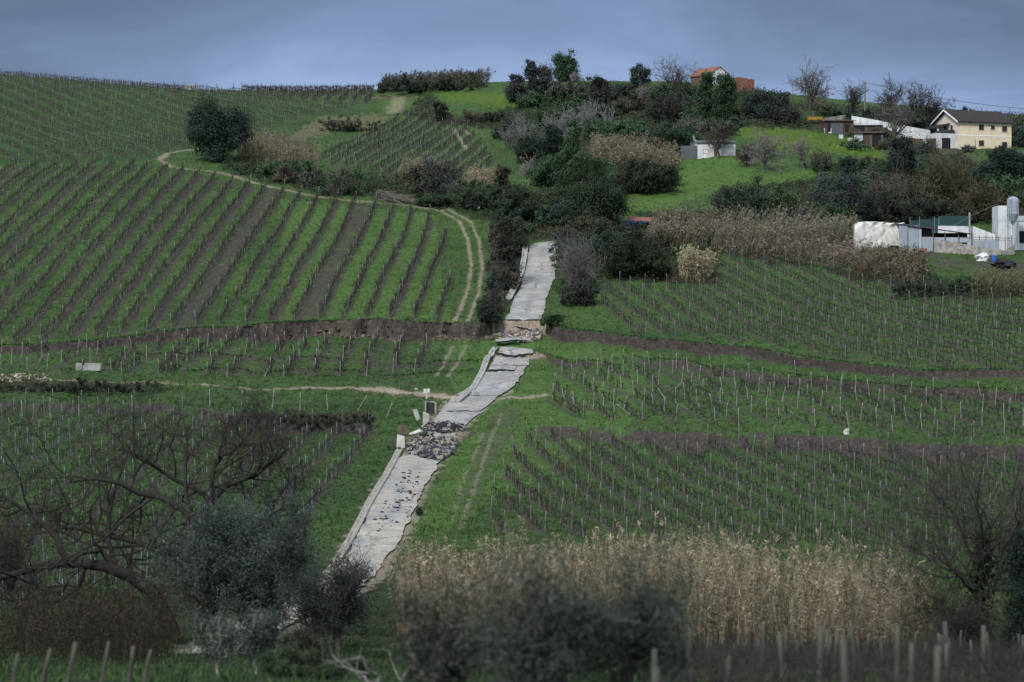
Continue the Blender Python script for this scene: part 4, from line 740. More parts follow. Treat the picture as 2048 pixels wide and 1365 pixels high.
leafy('bramble', 'brown bramble bank over the lower vine rows', 610, 846, 250, 32, (.042, .038, .030), 'mass', 'bramble', dens=.9)
leafy('bush', 'small dark bush at right edge of the lower road', 838, 1030, 16, 18, (.02, .035, .02), 'dome', 'bush', dens=2.5)
# leaning bare cane stems on the meadow edge
bare('dead_cane', 'cluster of thin leaning dead canes before the bright meadow', 1390, 470, 60, 90, (.16, .15, .12), 'shrub', None, .02, (5, 3, 2), r0=.05)

def tangle(label, grp, poly, n, wr, hr, seed, twig=.2):
    """clumps of the tangled scrub, each its own plant"""
    g = np.random.default_rng(seed); q = np.array(poly, float); lo, hi = q.min(0), q.max(0); done = 0; pl = []
    while done < n:
        u, v = g.uniform(lo[0], hi[0]), g.uniform(lo[1], hi[1])
        if not pip(np.array([u]), np.array([v]), poly)[0] or any(abs(u-a)/(.5*wr[0])+abs(v-b)/(.3*hr[0]) < .8 for a, b in pl): done += .02; continue
        pl.append((u, v)); done += 1
    for u, v in sorted(pl, key=lambda a: a[1]):
        w, h = g.uniform(*wr), g.uniform(*hr)
        if g.random() < twig: twiggy('bramble', label, u, v, w, h*1.2, tuple(np.array((.058, .054, .046))*g.uniform(.7, 1.5)), 'bramble', grp, n=(22, 6, 4), leafc=[IVY, BROWNG, DARK][int(g.integers(3))], dens=.5)
        else: leafy('bramble', label, u, v, w, h, [DARK, IVY, GREYG, BROWNG, GREEN][int(g.choice(5, p=(.42, .40, .08, .07, .03)))], ['mass', 'dome', 'mass', 'multi', 'crown'][int(g.integers(5))], 'bramble', grp, dens=1.2)
tangle('bramble clump in the tangle between the skyline trees and the silvery figs', 'brambles under the skyline', [(1060,215),(1110,180),(1290,185),(1380,200),(1560,215),(1600,250),(1480,262),(1390,300),(1280,300),(1200,262),(1090,250)], 30, (36, 80), (22, 44), 901)
tangle('bramble clump in the tangle between the middle plot and the road bend', 'brambles above the road bend', [(990,255),(1060,265),(1160,330),(1240,400),(1250,450),(1130,470),(1040,470),(990,440),(960,415),(1080,400),(1060,330)], 26, (36, 80), (24, 46), 903, .15)
tangle('bramble clump on the bank under the straw reeds and brush pile', 'brambles along the gully', [(470,345),(560,352),(700,385),(880,395),(985,388),(985,425),(900,410),(760,392),(600,372),(480,352)], 20, (36, 70), (16, 34), 905, .25)
tangle('scrub clump in the dark wood above the white tarpaulin', 'scrub above the farm', [(1440,440),(1600,430),(1760,360),(1880,340),(2000,380),(2060,440),(1900,450),(1700,455),(1480,462)], 30, (44, 90), (34, 70), 907, .3)
tangle('scrub clump in the thicket right of the upper road', 'scrub right of the upper road', [(1120,500),(1200,478),(1330,470),(1420,500),(1400,555),(1200,560),(1130,580)], 14, (40, 80), (28, 52), 909, .3)
tangle('scrub clump on the bank left of the upper road', 'scrub left of the upper road', [(985,470),(1040,462),(1044,520),(1018,590),(985,640),(965,640),(990,560)], 10, (22, 40), (26, 50), 911, .25)
tangle('scrub clump on the slope below the cream house and the sheds', 'scrub below the sheds', [(1590,262),(1650,285),(1760,330),(1900,330),(1960,310),(1880,304),(1720,270),(1640,255)], 9, (24, 50), (14, 26), 913, .5)

tangle('brown briar clump along the foot of the white walls and sheds', 'briars below the white walls', [(1700,262),(1790,278),(1850,296),(1850,304),(1770,292),(1690,276)], 8, (26, 44), (12, 20), 915, .6)
tangle('low rough clump on the ridge behind the windswept trees', 'rough growth on the ridge', [(1590,212),(1690,228),(1760,236),(1860,250),(1860,258),(1740,246),(1600,228)], 9, (30, 54), (12, 22), 917, .4)
# ------------------------------------------------------------------ ground growth nobody could count: grass and undergrowth
def spread(n, g, ymin=70, ymax=700):
    yf = np.arange(ymin, ymax, .25); acc = 0
    for s in np.linspace(-.175, .175, 9): acc = acc+np.abs(np.diff(V0-F*zbase(s*yf, yf)/yf))
    acc = np.r_[0, np.cumsum(acc)]; y = np.interp(g.random(n)*acc[-1], acc, yf); return g.uniform(-.228, .228, n)*y, y
def ground_growth():
    g = np.random.default_rng(55); x, y = spread(190000, g); x2, y2 = spread(26000, g, 36, 150); x = np.r_[x, x2]; y = np.r_[y, y2]; M = masks(x, y); z = zt(x, y)+.1*(M['rd'] < 2.6)
    ok = (M['soil'] < .45) & (M['pale'] < .35) & (M['rd'] > 1.45+1.3*M['n2']) & ((M['scr'] < .5) | (y < 150))
    X, Y, Z = x[ok], y[ok], z[ok]; lu = M['lush'][ok]+.5*(M['n1'][ok]-.5); ye = M['yel'][ok]; dr = M['dry'][ok]; nb = 4; n = len(X)*nb
    c0 = np.repeat(np.stack([X, Y, Z], 1), nb, 0)+np.c_[g.normal(0, .12, (n, 2)), np.full(n, -.03)]
    A = nrm(np.c_[g.normal(0, .5, (n, 2)), np.ones(n)]); L = np.repeat(.13+.3*fbm(X*.6, Y*.6, 2, 501)**2*1.6, nb)*(.5+g.random(n)); wd = np.cross(A, nrm(g.normal(size=(n, 3))))*(.035+.03*g.random((n, 1)))
    V = np.stack([c0-wd, c0+wd, c0+A*L[:, None]], 1).reshape(-1, 3)
    ca = np.array([(.017, .036, .014)]); cb = np.array([(.070, .122, .032)]); c = ca+(cb-ca)*np.clip(lu, 0, 1)[:, None]
    fl = (g.random(len(X)) < .22) & (ye > .5); c = np.where(fl[:, None], np.array([(.26, .26, .02)]), c); c = np.where(dr[:, None] > .5, np.array([(.13, .12, .065)]), c)
    c = np.repeat(c, nb, 0)*(.65+.7*g.random((n, 1))); V = V.astype(np.float32)
    Ls = []
    for k2 in (0, 1, 2, 3, 4):                     # turf hanging over the torn edges
        p_ = SC[k2][0]; xs = g.uniform(p_[0, 0], p_[-1, 0], int((p_[-1, 0]-p_[0, 0])*26)); yl, hh = sline(k2, xs); ok2 = (hh > .12) & (roadd(xs, yl) > 2.2); xs = xs[ok2]; yy = yl[ok2]+g.uniform(-.12, .3, ok2.sum()); zz = zb(xs, yl[ok2]+.3)
        a_ = nrm(np.c_[g.normal(0, .5, len(xs)), g.normal(-.6, .4, len(xs)), g.normal(.25, .4, len(xs))]); l_ = .14+.3*g.random(len(xs)); w_ = nrm(np.cross(a_, g.normal(size=a_.shape)))*.06; b_ = np.c_[xs, yy, zz]; Ls.append(np.stack([b_-w_, b_+w_, b_+a_*l_[:, None]], 1).reshape(-1, 3))
    E = np.concatenate(Ls); V = np.r_[V, E.astype(np.float32)]; c = np.r_[c, (np.array([(.024, .052, .018)])*(.5+g.random((len(E)//3, 1))))]; n += len(E)//3
    o = link('grass', mesh_np('grass', V, np.arange(n*3).reshape(-1, 3), M_BLADE, tint=np.repeat(c, 3, 0))); tag(o, 'short green winter grass over the hillside', 'grass', None, 'stuff')
    sc_ = (M['scr'] > .5) & (M['rd'] > 3.2) & (g.random(len(x)) < .5) & (y > 100); X, Y, Z = x[sc_], y[sc_], z[sc_]; k = 16; n = len(X)*k
    sz = (.35+1.2*fbm(X*.3, Y*.3, 3, 503))*np.clip(Y/400, .5, 1.2); s2 = np.repeat(sz, k)
    P = np.repeat(np.stack([X, Y, Z], 1), k, 0)+np.c_[g.normal(0, .42, (n, 2))*s2[:, None], np.abs(g.normal(.15, .42, n))*s2]
    A = nrm(g.normal(size=(n, 3))+np.array([0, -.1, .5])); lf = np.repeat(Y, k)*PXM(1)*4.2
    V, Fq = leaves(P, A, lf*(.6+.8*g.random(n)), lf*.5, g, .2); kind = fbm(X*.09, Y*.09, 2, 507); br = np.clip((kind-.45)*4, 0, 1)[:, None]
    c = np.array([(.030, .048, .024)])*(1-br)+np.array([(.062, .054, .038)])*br; c = np.repeat(c*(.6+.8*g.random((len(X), 1))), k, 0)*(.75+.5*g.random((n, 1)))
    o = link('undergrowth', mesh_np('undergrowth', V, Fq, M_LEAF, tint=np.repeat(c, 4, 0))); tag(o, 'dark tangled undergrowth on the banks between the fields', 'undergrowth', None, 'stuff')
ground_growth()
# ------------------------------------------------------------------ foreground by the valley floor
reed_bed('reed_bed', 'tall tan giant reed bed across the valley floor', [(805,1250),(910,1228),(1100,1218),(1300,1222),(1500,1236),(1700,1256),(1870,1290),(1840,1312),(1500,1306),(1300,1298),(910,1302),(795,1292)], 6200, 4.2, leafn=58, ll=.21, lw=.021, rs=.010, col=(.285, .242, .165), col2=(.075, .075, .045), gfrac=.34, lean=.13, plume=.15, wind=(.03, 0), pl=1.0, low=.2)
reed_bed('reed_bed', 'dark dead reeds under the leaning bare tree', [(-40,1330),(60,1300),(330,1300),(350,1330),(300,1345)], 720, 2.8, leafn=16, ll=.26, lw=.022, rs=.009, col=(.046, .035, .028), col2=(.022, .021, .015), gfrac=.4, lean=.22, plume=.1, wind=(.05, 0))
def px3(u, v, D): return ((u-U0)/F*D, D, (V0-v)/F*D)
def limb_tree(name, label, base, limbs, cat='tree', col=(.06, .052, .045), n=(8, 6, 5), seed=1, rmin=.012, up=.12, wig=.22, spread=.75, depth=1.6, ratio=.5):
    """a tree whose main limbs follow the ones in the photograph, given depth of their own"""
    g = np.random.default_rng(seed); p = spot(*base); D = p[1]; root = thing(name, label, cat, p); K = 10; big = []; Ps = []; Rs = []
    for li, (pl, r0, r1, dy) in enumerate(limbs):
        q = np.array([px3(u, v, D) for u, v in pl]); s = np.r_[0, np.cumsum(np.linalg.norm(np.diff(q, axis=0), axis=1))]; t = np.linspace(0, s[-1], K)
        P = np.stack([np.interp(t, s, q[:, i]) for i in range(3)], 1); P[1:-1] = .5*P[1:-1]+.25*(P[:-2]+P[2:]); P[:, 1] += np.linspace(dy[0], dy[1], K)*depth
        P += np.c_[g.normal(0, .04, K), g.normal(0, .12, K), g.normal(0, .05, K)]*(np.arange(K) > 0)[:, None]; Ps.append(P-p); Rs.append(np.linspace(r0, r1, K))
    Ps = np.array(Ps); Rs = np.array(Rs); link('trunk', skel_mesh('trunk', [(Ps, Rs, 8)], col, g), root)
    sk = []; P, Rr = Ps, Rs; t0 = .3
    for q, c in enumerate(n):
        P, Rr = branch(g, P, Rr, c, (ratio, .55, .55, .5)[q], t0=t0, up=up, wig=wig, rmin=rmin*(1, .8, .6, .5)[q], K=5 if q < 2 else 4, spread=spread, rr=.55); sk.append((P, Rr, 4 if q == 0 else 3)); t0 = .2
    link('branches', skel_mesh('branches', sk, tuple(np.array(col)*1.25), g), root); return root, sk, p, g
LB_ = [([(348,1275),(331,1209),(308,1178),(265,1148),(227,1127),(173,1125),(119,1127),(58,1138),(10,1150),(-40,1170)], .40, .09, (0, -.6)),
 ([(160,1125),(108,1105),(131,1086),(88,1059),(73,1036),(35,1013),(-20,990)], .2, .06, (-.3, .8)), ([(410,1200),(385,1120),(331,1094),(269,1086),(231,1075),(185,1071),(120,1055)], .24, .06, (0, .6)),
 ([(412,1180),(405,1080),(392,1028),(358,1001),(292,984),(246,971),(208,951),(150,960)], .25, .06, (0, -.6)), ([(415,1060),(418,990),(346,967),(315,936),(277,926),(230,900)], .16, .05, (.2, 1)),
 ([(420,1010),(454,967),(496,963),(538,932),(580,900)], .16, .05, (.2, -.6)), ([(418,1020),(423,982),(423,917),(461,905),(492,875),(506,850)], .16, .05, (.2, .8)), ([(440,1080),(520,1040),(577,1021),(588,990),(585,955)], .14, .04, (.2, 1.2)), ([(400,1290),(408,1200),(414,1120),(416,1060)], .26, .14, (0, 0))]
limb_tree('bare_tree', 'big bare tree with leaning mossy trunk and gnarled spreading limbs', (350,1296), LB_, n=(9, 6, 5, 2), seed=3, col=(.026, .023, .020), rmin=.022, wig=.3)
def olive(name, label, base, w, h, seed, n, col=OLIVE, ll=.13, lw=.032, shape='dome', trunks=3, tr=.3, cat='olive tree', r0=.16, barkc=(.05, .046, .04), lean=0.):
    g = np.random.default_rng(seed); p = spot(*base); px = PXM(p[1]); W = w*px; H = h*px; root = thing(name, label, cat, p); parts = []; tips = []
    for k in range(trunks):
        sk = skeleton(g, W*(.95 if trunks == 1 else .72), H*.97, (7, 6, 5, 4) if n > 25000 else (5, 5, 4, 3), tr, r0*(.8+.4*g.random()), .008, lean+(k-(trunks-1)/2)*.28, up=.2, wig=.2); off = np.array([(k-(trunks-1)/2)*W*.13, g.normal(0, .4), 0])
        for P, Rr, S in sk: parts.append((P+off, Rr, S))
        tips.append((sk[-1][0]+off).reshape(-1, 3)); tips.append((sk[-2][0]+off).reshape(-1, 3))
    link('trunk', skel_mesh('trunk', parts, barkc, g), root)
    tips = np.concatenate(tips); lo = tips[:, 2] > H*tr*.9; tips = tips[lo]; i = g.integers(0, len(tips), n); P = tips[i]+g.normal(0, .13, (n, 3)); A = nrm(g.normal(size=(n, 3))*.8+nrm(P-np.array([0, 0, H*.5]))*.4+np.array([0, 0, .35]))
    V, Fq = leaves(P, A, ll*(.6+.8*g.random(n)), lw*(.7+.6*g.random(n)), g, .1); tn = (.55+.9*vnoise(P[:, 0]*1.1+seed, P[:, 2]*1.1+P[:, 1], 601))[:, None]*(.7+.6*g.random((n, 1)))
    link('crown', mesh_np('crown', V, Fq, M_LEAF, tint=np.repeat(np.array(col)[None]*tn, 4, 0)), root); return root
olive('olive_tree', 'grey green olive with several trunks before the leaning bare tree', (492,1312), 290, 300, 21, 70000, (.052, .070, .062), .13, .038, trunks=3, tr=.26, r0=.2)
olive('olive_tree', 'smaller dark olive with twisted trunk at the bend of the road', (662,1318), 170, 200, 23, 26000, (.024, .033, .03), .12, .032, trunks=2, tr=.3, r0=.17)
olive('olive_sapling', 'olive sapling with pale forked stem at the bottom edge', (512,1372), 110, 150, 25, 5000, (.055, .07, .055), .12, .035, trunks=1, tr=.4, r0=.07, barkc=(.24, .225, .20), cat='sapling')
olive('olive_sapling', 'thin pale stemmed sapling left of the forked one', (432,1368), 90, 140, 27, 4200, (.050, .062, .05), .12, .035, trunks=1, tr=.4, r0=.06, barkc=(.22, .205, .18), cat='sapling')
olive('olive_tree', 'large out of focus dark olive before the reed bed', (1085,1506), 225, 372, 31, 15000, (.038, .050, .042), .085, .026, trunks=2, tr=.28, r0=.1, barkc=(.10, .095, .085))
olive('olive_tree', 'out of focus dark olive beside the nearest posts', (1268,1506), 180, 345, 33, 10000, (.036, .048, .040), .085, .026, trunks=1, tr=.25, r0=.1, barkc=(.12, .115, .10))
olive('olive_tree', 'out of focus olive with pale trunk, left of the largest dark one', (862,1500), 220, 300, 35, 11000, (.030, .038, .030), .085, .024, trunks=1, tr=.3, r0=.11, barkc=(.20, .185, .165), lean=.2)
limb_tree('pruned_tree', 'pale pruned bare stump with raised limbs at the bottom edge', (760,1420), [([(770,1420),(762,1365),(740,1330),(722,1310)], .07, .02, (0, -.3)), ([(768,1400),(800,1360),(830,1335)], .05, .015, (0, .3)), ([(764,1375),(700,1345),(680,1322)], .035, .012, (0, .2))], col=(.17, .165, .155), n=(2, 2), seed=41, rmin=.008, cat='stump')
r_, sk_, p_, g_ = limb_tree('ivy_tree', 'bare tree with ivy wrapped trunk at the right edge', (1962,1312), [([(1962,1312),(1964,1230),(1960,1150),(1972,1090),(1990,1030)], .24, .05, (0, 0)), ([(1962,1190),(1900,1140),(1850,1110),(1815,1090)], .1, .02, (0, -.6)), ([(1962,1170),(2010,1100),(2050,1040),(2080,1000)], .12, .02, (0, .5)), ([(1962,1140),(1930,1070),(1900,1010),(1880,970)], .1, .02, (0, .7)), ([(1965,1200),(2020,1150),(2070,1120)], .1, .02, (0, -.5)), ([(1960,1240),(1900,1230),(1850,1215)], .07, .015, (0, .4))], col=(.034, .031, .029), n=(12, 8, 6, 3), seed=43, rmin=.011, ratio=.6)
def ivy_leaves(root, p, g):
    t = g.random(2600); P = np.c_[.02+g.normal(0, .28, 2600)*(1.15-.5*t), g.normal(0, .3, 2600), t*5.6]; V, Fq = leaves(P, nrm(g.normal(size=(2600, 3))), .13, .1, g, .2); link('ivy', mesh_np('ivy', V, Fq, M_LEAF, tint=np.repeat(np.array([(.016, .030, .016)])*(.5+g.random((2600, 1))), 4, 0)), root)
ivy_leaves(r_, p_, g_)
leafy('evergreen', 'black green shrub cut by the right frame edge in the foreground', 2040, 1318, 110, 250, (.018, .028, .022), 'column', 'shrub', dens=1.1)
twiggy('thicket', 'dark leafless brushwood behind the nearest posts at right', 1925, 1318, 200, 130, (.03, .026, .025), 'thicket', n=(60, 6, 5))
twiggy('thicket', 'dark leafless brushwood under the small twisted olive', 600, 1340, 160, 90, (.03, .027, .024), 'thicket', n=(30, 6, 5), leafc=(.04, .05, .03), dens=.4)
twiggy('bare_shrub', 'twiggy bare shrub at the foot of the lower road', 705, 1190, 80, 110, (.075, .065, .055), n=(20, 6, 4))
twiggy('thicket', 'brown brushwood clump along the left frame edge', 20, 1190, 120, 190, (.032, .026, .022), 'thicket', n=(40, 6, 5))
leafy('bush', 'dark low bush at the bottom between saplings and olives', 620, 1390, 200, 80, (.032, .046, .026), 'mass', 'bush', dens=1.0)

for i, (u, t_) in enumerate(((18,-.16), (52,-.2), (84,-.15), (128,-.18), (204,-.22), (160,-.1))):
    p = np.array(((u-U0)/F*52, 52.+i*1.3, 0)); p[2] = zt(p[0], p[1])[0]
    o = link('leaning_post', POSTS['stout'][i % 4], None, p); o.rotation_euler = (.05, -t_, 0); o.scale = (.8, .8, .85); tag(o, 'leaning wooden post in the dark brush at the bottom left corner', 'post', 'leaning posts at the bottom left')
# ------------------------------------------------------------------ builders for built things
class MB:
    def __init__(s): s.v = []; s.f = []
    def poly(s, pts):
        b = len(s.v); s.v += [tuple(map(float, p)) for p in pts]; s.f.append(tuple(range(b, b+len(pts)))); return s
    def hexa(s, c):                                  # 8 corners: bottom ring then top ring
        b = len(s.v); s.v += [tuple(map(float, p)) for p in c]
        for q in ((3, 2, 1, 0), (4, 5, 6, 7), (0, 1, 5, 4), (1, 2, 6, 5), (2, 3, 7, 6), (3, 0, 4, 7)): s.f.append(tuple(b+i for i in q))
        return s
    def box(s, x0, x1, y0, y1, z0, z1): return s.hexa([(x0, y0, z0), (x1, y0, z0), (x1, y1, z0), (x0, y1, z0), (x0, y0, z1), (x1, y0, z1), (x1, y1, z1), (x0, y1, z1)])
    def bar(s, a, b, r, n=6, r2=None):
        a = np.array(a, float); b = np.array(b, float); V, Fq = tubes(np.array([[a, b]]), np.array([[r, r if r2 is None else r2]]), n); k = len(s.v); s.v += [tuple(p) for p in V]; s.f += [tuple(int(i)+k for i in q) for q in Fq]; s.f += [tuple(k+i for i in range(n-1, -1, -1)), tuple(k+n+i for i in range(n))]; return s
    def lathe(s, c, prof, n=20):
        k = len(s.v)
        for r, z in prof:
            for i in range(n): s.v.append((c[0]+r*math.cos(6.28319*i/n), c[1]+r*math.sin(6.28319*i/n), c[2]+z))
        for j in range(len(prof)-1):
            for i in range(n): i2 = (i+1) % n; s.f.append((k+j*n+i, k+j*n+i2, k+(j+1)*n+i2, k+(j+1)*n+i))
        return s
    def prism(s, pts, y0, y1):
        n = len(pts); b = len(s.v); s.v += [(float(x), float(y0), float(z)) for x, z in pts]+[(float(x), float(y1), float(z)) for x, z in pts]
        s.f.append(tuple(range(b, b+n))); s.f.append(tuple(range(b+2*n-1, b+n-1, -1))); s.f += [(b+(i+1) % n, b+i, b+n+i, b+n+(i+1) % n) for i in range(n)]; return s
    def build(s, name, m, parent=None, loc=None, bevel=0):
        me = bpy.data.meshes.new(name); me.from_pydata(s.v, [], s.f); me.materials.append(m); me.update(); o = link(name, me, parent, loc)
        if bevel: b = o.modifiers.new('bevel', 'BEVEL'); b.width = bevel; b.segments = 2; b.limit_method = 'ANGLE'
        return o
def root_at(name, label, cat, u, v, D=None, rz=0, group=None): p = spot(u, v) if D is None else np.array(px3(u, v, D)); return thing(name, label, cat, p, R(rz), group), PXM(p[1]), p
M_CREAM = simple('cream_render', (.60, .51, .37), .12, .8); M_WHITE = simple('whitewash', (.36, .37, .38), .35, 1.3, .2, col2=(.62, .63, .65), stretch=(1, 1, .45)); M_BAND = simple('white_band', (.7, .7, .7), .1, 1)
M_PINK = simple('pale_render', (.52, .46, .40), .15, .9); M_ROOFD = simple('dark_tiles', (.028, .024, .024), .5, 4, .5, stretch=(1, 1, 1)); M_ROOFO = simple('orange_tiles', (.19, .082, .055), .45, 3.5, .5); M_SHUT = simple('brown_shutter', (.030, .022, .022), .3, 5)
M_DARK = simple('dark_door_and_shade', (.012, .012, .014), .3, 2); M_BRICK = None  # near black, for dark doors and the painted shade of shed bays
def brickmat():
    m, t, b = newmat('red_brick'); co = N(t, 'ShaderNodeTexCoord'); mp = N(t, 'ShaderNodeMapping'); mp.inputs['Rotation'].default_value = (R(90), 0, 0); t.links.new(co.outputs['Object'], mp.inputs[0])
    br = N(t, 'ShaderNodeTexBrick', i_Scale=2.2); br.inputs['Color1'].default_value = (.20, .062, .04, 1); br.inputs['Color2'].default_value = (.12, .042, .032, 1); br.inputs['Mortar'].default_value = (.15, .12, .10, 1); br.inputs['Mortar Size'].default_value = .03
    no = N(t, 'ShaderNodeTexNoise', i_Scale=1.5, i_Detail=5.); t.links.new(co.outputs['Object'], no.inputs['Vector']); r = ramp(t, [(.3, (.55,)*3), (.7, (1.1,)*3)], no.outputs['Fac'])
    mm = N(t, 'ShaderNodeMix', data_type='RGBA', blend_type='MULTIPLY'); mm.inputs[0].default_value = 1; t.links.new(mp.outputs[0], br.inputs['Vector']); t.links.new(br.outputs[0], mm.inputs[6]); t.links.new(r.outputs[0], mm.inputs[7]); t.links.new(mm.outputs[2], b.inputs['Base Color']); return m
M_BRICK = brickmat(); M_GALV = simple('galvanised_sheet', (.26, .30, .34), .2, 1.5, 0, .5, stretch=(3, 1, .5)); M_RUST = simple('rusty_sheet', (.075, .045, .035), .6, 2.2, .2, stretch=(4, 1, .6)); M_BLUE = simple('blue_paint', (.03, .10, .40), .2, 3); M_GSCR = simple('green_screen', (.020, .050, .052), .2, 4); M_STAIN = simple('stained_wall', (.10, .095, .085), .4, 1.4, .3, col2=(.36, .34, .31))
def stained_gable():
    m, t, b = newmat('stained_whitewash'); co = N(t, 'ShaderNodeTexCoord'); mp = N(t, 'ShaderNodeMapping'); mp.inputs['Scale'].default_value = (1.6, 1.6, .35); t.links.new(co.outputs['Object'], mp.inputs[0]); no = N(t, 'ShaderNodeTexNoise', i_Scale=1.5, i_Detail=6.); t.links.new(mp.outputs[0], no.inputs['Vector'])
    r = ramp(t, [(.38, (.17, .165, .15)), (.52, (.62, .63, .64))], no.outputs['Fac']); t.links.new(r.outputs[0], b.inputs['Base Color']); return m
M_GABLE = stained_gable()
def window(root, x0, x1, z0, z1, y=0., frame=M_PINK, axis='x', pane=M_SHUT):
    f = MB(); w = .09; p = MB()
    if axis == 'x':
        for a in ((x0-w, x1+w, z1, z1+w), (x0-w, x1+w, z0-w, z0), (x0-w, x0, z0, z1), (x1, x1+w, z0, z1)): f.box(a[0], a[1], y-.05, y+.02, a[2], a[3])
        p.box(x0, x1, y-.03, y+.03, z0, z1)
    else:
        for a in ((x0-w, x1+w, z1, z1+w), (x0-w, x1+w, z0-w, z0), (x0-w, x0, z0, z1), (x1, x1+w, z0, z1)): f.box(y-.05, y+.02, a[0], a[1], a[2], a[3])
        p.box(y-.03, y+.03, x0, x1, z0, z1)
    o = f.build('window', frame, root); p.build('shutter', pane, o)
# ---- the yellow house
h, px, p = root_at('house', 'cream two storey house with dark tiled roof on the hill', 'house', 1918, 297, None, 22)
Lh, Dh, ez, rz_ = 10.7, 8.6, 5.05, 7.2
MB().prism([(0, -2), (Lh, -2), (Lh, ez), (0, ez)], 0, Dh).build('wall', M_CREAM, h)
MB().poly([(-.004, 0, 2.55), (-.004, Dh, 2.55), (-.004, Dh, ez), (-.004, Dh/2, rz_-.15), (-.004, 0, ez)]).build('gable', M_PINK, h); MB().poly([(Lh, 0, ez), (Lh, Dh, ez), (Lh, Dh/2, rz_-.15)]).build('gable', M_CREAM, h)
MB().box(-.03, Lh+.03, -.03, .02, 2.5, 2.68).box(-.034, .0, 0, Dh, 2.5, 2.68).build('band', M_BAND, h)
rf = MB()
for s in (0, 1):
    y0, y1 = (-.5, Dh/2) if s == 0 else (Dh+.5, Dh/2); z0 = ez-.2; ring = [(-.55, y0, z0), (Lh+.5, y0, z0), (Lh+.5, y1, rz_), (-.55, y1, rz_)]
    rf.hexa([(x, y, z) for x, y, z in ring]+[(x, y, z+.16) for x, y, z in ring])
rf.build('roof', M_ROOFD, h)
MB().hexa([(-.62, -.5, ez-.32), (-.56, -.5, ez-.32), (-.56, Dh/2, rz_-.1), (-.62, Dh/2, rz_-.1), (-.62, -.5, ez-.06), (-.56, -.5, ez-.06), (-.56, Dh/2, rz_+.17), (-.62, Dh/2, rz_+.17)]).hexa([(-.62, Dh+.5, ez-.32), (-.56, Dh+.5, ez-.32), (-.56, Dh/2, rz_-.1), (-.62, Dh/2, rz_-.1), (-.62, Dh+.5, ez-.06), (-.56, Dh+.5, ez-.06), (-.56, Dh/2, rz_+.17), (-.62, Dh/2, rz_+.17)]).build('bargeboard', M_BAND, h)
for x0, x1, z0, z1 in ((4.0, 5.05, 3.55, 4.55), (6.45, 7.25, 3.7, 4.45), (8.75, 9.8, 3.4, 4.4), (4.0, 5.05, .75, 1.75), (8.75, 9.8, .6, 1.6)): window(h, x0, x1, z0, z1, -.02)
window(h, 2.0, 2.8, 3.5, 4.5, -.02, axis='y'); MB().box(6.0, 6.2, -.06, 0, 4.35, 4.55).build('vent', M_SHUT, h)
MB().bar((3.3, -.05, 0), (3.3, -.05, 1.9), .04).build('downpipe', M_POST, h)
MB().bar((-.1, Dh/2, rz_), (-.1, Dh/2, rz_+1.4), .025).bar((-.5, Dh/2, rz_+1.3), (.6, Dh/2, rz_+1.3), .02).bar((.1, Dh/2-.3, rz_+1.15), (.1, Dh/2+.3, rz_+1.15), .02).build('aerial', M_POST, h)
g_p = MB().hexa([(-2.6, 3.0, 3.95), (0, 3.0, 4.75), (0, Dh+.4, 4.75), (-2.6, Dh+.4, 3.95), (-2.6, 3.0, 4.1), (0, 3.0, 4.9), (0, Dh+.4, 4.9), (-2.6, Dh+.4, 4.1)]).build('porch_roof', M_ROOFD, h)
MB().box(-2.4, -2.15, 3.2, 3.45, 2.9, 4.0).box(-2.4, -2.15, Dh-.3, Dh, 2.9, 4.0).build('porch_pillar', M_BAND, h); MB().box(-.08, -.01, 4.2, 5.1, 2.9, 4.5).build('porch_door', M_SHUT, h)
gr = MB().box(-4.3, -.02, .6, 6.5, -2, 2.85).build('garage', M_WHITE, h); MB().box(-3.1, -1.4, .55, .62, -.3, 2.05).build('garage_door', M_DARK, gr); MB().hexa([(-4.0, .9, 2.86), (-.3, .9, 2.86), (-.3, 3, 2.86), (-4.0, 3, 2.86), (-2.5, 1.4, 3.55), (-.3, 1.0, 3.55), (-.3, 2.9, 3.55), (-2.5, 2.6, 3.55)]).build('terrace_roof', M_ROOFD, gr)
# ---- walls that follow the ground
def wall_run(name, label, cat, pts, mat, th=.25, D=None, cap=None, under=.8):
    """pts: (u, v of the foot, v of the top)"""
    B = [spot(u, vb) if D is None else np.array(px3(u, vb, D if np.isscalar(D) else D[i])) for i, (u, vb, vt) in enumerate(pts)]; p0 = B[0]; w = MB(); root = thing(name, label, cat, p0)
    for i in range(len(B)-1):
        a, b = B[i]-p0, B[i+1]-p0; ha = (pts[i][1]-pts[i][2])*PXM(B[i][1]); hb = (pts[i+1][1]-pts[i+1][2])*PXM(B[i+1][1]); d = b[:2]-a[:2]; nn = np.array((-d[1], d[0]))/max(np.hypot(*d), 1e-6)*th
        c = [(a[0], a[1]), (b[0], b[1]), (b[0]+nn[0], b[1]+nn[1]), (a[0]+nn[0], a[1]+nn[1])]; zl = [a[2]-under, b[2]-under, b[2]-under, a[2]-under]; zh = [a[2]+ha, b[2]+hb, b[2]+hb, a[2]+ha]
        w.hexa([(*q, z) for q, z in zip(c, zl)]+[(*q, z) for q, z in zip(c, zh)])
    w.build('wall', mat, root); return root
wall_run('white_wall', 'long whitewashed wall sloping down towards the cream house', 'wall', [(1703,242,232),(1745,250,239),(1790,259,248),(1830,271,256),(1858,286,261)], M_WHITE, D=[506, 505, 503, 500, 496], under=.4)
wall_run('white_wall', 'lower whitewashed wall beside the garage of the cream house', 'wall', [(1790,283,271),(1815,286,269),(1852,292,266)], M_WHITE, D=[494, 492, 489])
